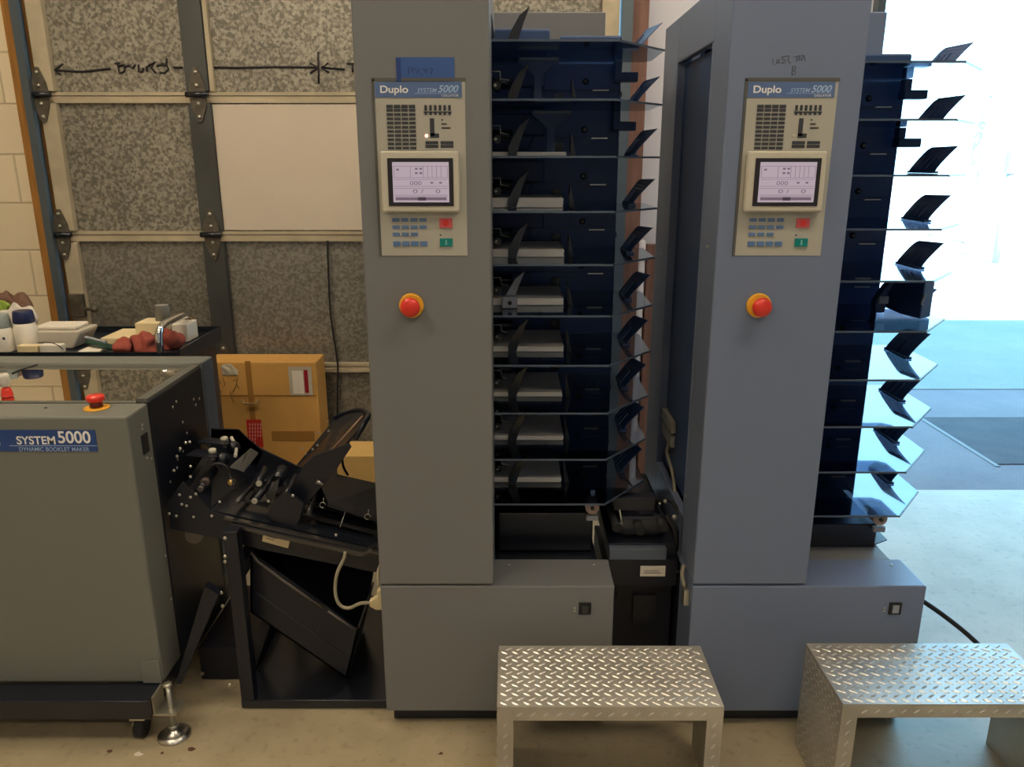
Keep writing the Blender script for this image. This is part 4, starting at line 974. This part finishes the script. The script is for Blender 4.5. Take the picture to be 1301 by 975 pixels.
# ------------------------------------------------------------------ outside things
rnd = random.Random(3)
TR = thing('tree', 'pale sunlit leafy tree in the distance beyond the driveway', 'tree')
c = at(1250, 150, 15)
bm = B(); tube(bm, [(c.x, 15, 0), (c.x+.05, 15, .9), (c.x-.05, 15, 1.8), (c.x+.1, 15, 2.6)], .07, 8); obj('trunk', bm, mat('bark', (.35, .3, .25), .8), TR)
bm = B()
for i in range(900):
    a = Vector((rnd.gauss(0, .55), rnd.gauss(0, .5), rnd.gauss(0, .45)))+Vector((c.x, 15, 2.4))
    d = Vector((rnd.uniform(-1, 1), rnd.uniform(-1, 1), rnd.uniform(-1, 1))).normalized(); e = d.orthogonal().normalized()
    v = [bm.verts.new(a+d*.05), bm.verts.new(a+e*.025), bm.verts.new(a-d*.05), bm.verts.new(a-e*.025)]; bm.faces.new(v)
obj('foliage', bm, mat('pale_leaves', (.62, .72, .50), .5), TR); place(TR, (c.x, 15, 0))
c = at(1283, 222, 12)
PB = thing('utility_post', 'small grey post with a box in the far distance', 'post')
bm = B(); cyl(bm, (c.x, 12, 0), (c.x, 12, 1.3), .05, n=10); obj('pole', bm, mat('post_grey', (.30, .34, .38), .6), PB)
bm = B(); box(bm, c.x-.07, c.x+.09, 11.93, 12.07, 1.3, 1.62); obj('meter_box', bm, mat('box_grey', (.30, .36, .42), .5), PB, bevel=.02)
place(PB, (c.x, 12, 0))

# ------------------------------------------------------------------ lights
LAMP = emit('fluorescent_and_fill_glow', (1.0, .82, .59), 19)
LNAMES = ['fluorescent ceiling light in front of the booklet maker', 'fluorescent ceiling light far behind on the left', 'fluorescent ceiling light far behind on the right', 'added fill light nearest the closed garage door', 'added fill light above the two towers', 'added fill light in front of the two towers']
for i, (x, y) in enumerate(((-1.55, .45), (-1.9, -1.8), (.8, -1.8), (-1.5, 2.0), (.6, 2.5), (1.15, .85))):  # last three are added to brighten the door, wall, bays and bases
    L = thing('ceiling_or_fill_light', LNAMES[i], 'ceiling light')
    bm = B(); box(bm, x-.65, x+.65, y-.20, y+.20, 3.30, 3.36); obj('housing', bm, WHITE, L)
    bm = B(); box(bm, x-.62, x+.62, y-.17, y+.17, 3.285, 3.299); obj('diffuser', bm, LAMP, L)
    for s in (-.5, .5):
        bm = B(); cyl(bm, (x+s, y, 3.36), (x+s, y, 4.3), .006, n=6); obj('hanger', bm, ZINC, L)
    place(L, (x, y, 3.3))
sun = bpy.data.lights.new('sun', 'SUN'); sun.energy = 14; sun.angle = .01; sun.color = (1, .97, .92)
so = bpy.data.objects.new('sun', sun); COL.objects.link(so)
so.rotation_euler = Vector((.10, .70, -.82)).to_track_quat('-Z', 'Y').to_euler()
w = bpy.data.worlds.new('sky'); S.world = w; w.use_nodes = True; nt = w.node_tree
bg = nt.nodes['Background']; bg.inputs[1].default_value = 5.6
tc = nt.nodes.new('ShaderNodeTexCoord'); sp = nt.nodes.new('ShaderNodeSeparateXYZ'); nt.links.new(tc.outputs['Generated'], sp.inputs[0])
rp = nt.nodes.new('ShaderNodeValToRGB'); nt.links.new(sp.outputs[2], rp.inputs[0])
rp.color_ramp.elements[0].position = 0; rp.color_ramp.elements[0].color = (.42, .80, 1, 1)
rp.color_ramp.elements[1].position = .8; rp.color_ramp.elements[1].color = (.20, .55, 1, 1)
nt.links.new(rp.outputs[0], bg.inputs[0])

# ------------------------------------------------------------------ camera and view
cam = bpy.data.cameras.new('camera'); co = bpy.data.objects.new('camera', cam); COL.objects.link(co)
co.location = (0, 0, H); co.rotation_euler = (math.radians(90)-PITCH, 0, 0)
cam.sensor_width = 36; cam.lens = 36*F/1301; cam.clip_start = .05; cam.clip_end = 500
S.camera = co
S.view_settings.view_transform = 'Standard'; S.view_settings.look = 'None'; S.view_settings.gamma = 1
S.view_settings.exposure = 0; S.view_settings.use_curve_mapping = False
S.cycles.max_bounces = 10; S.cycles.transparent_max_bounces = 24
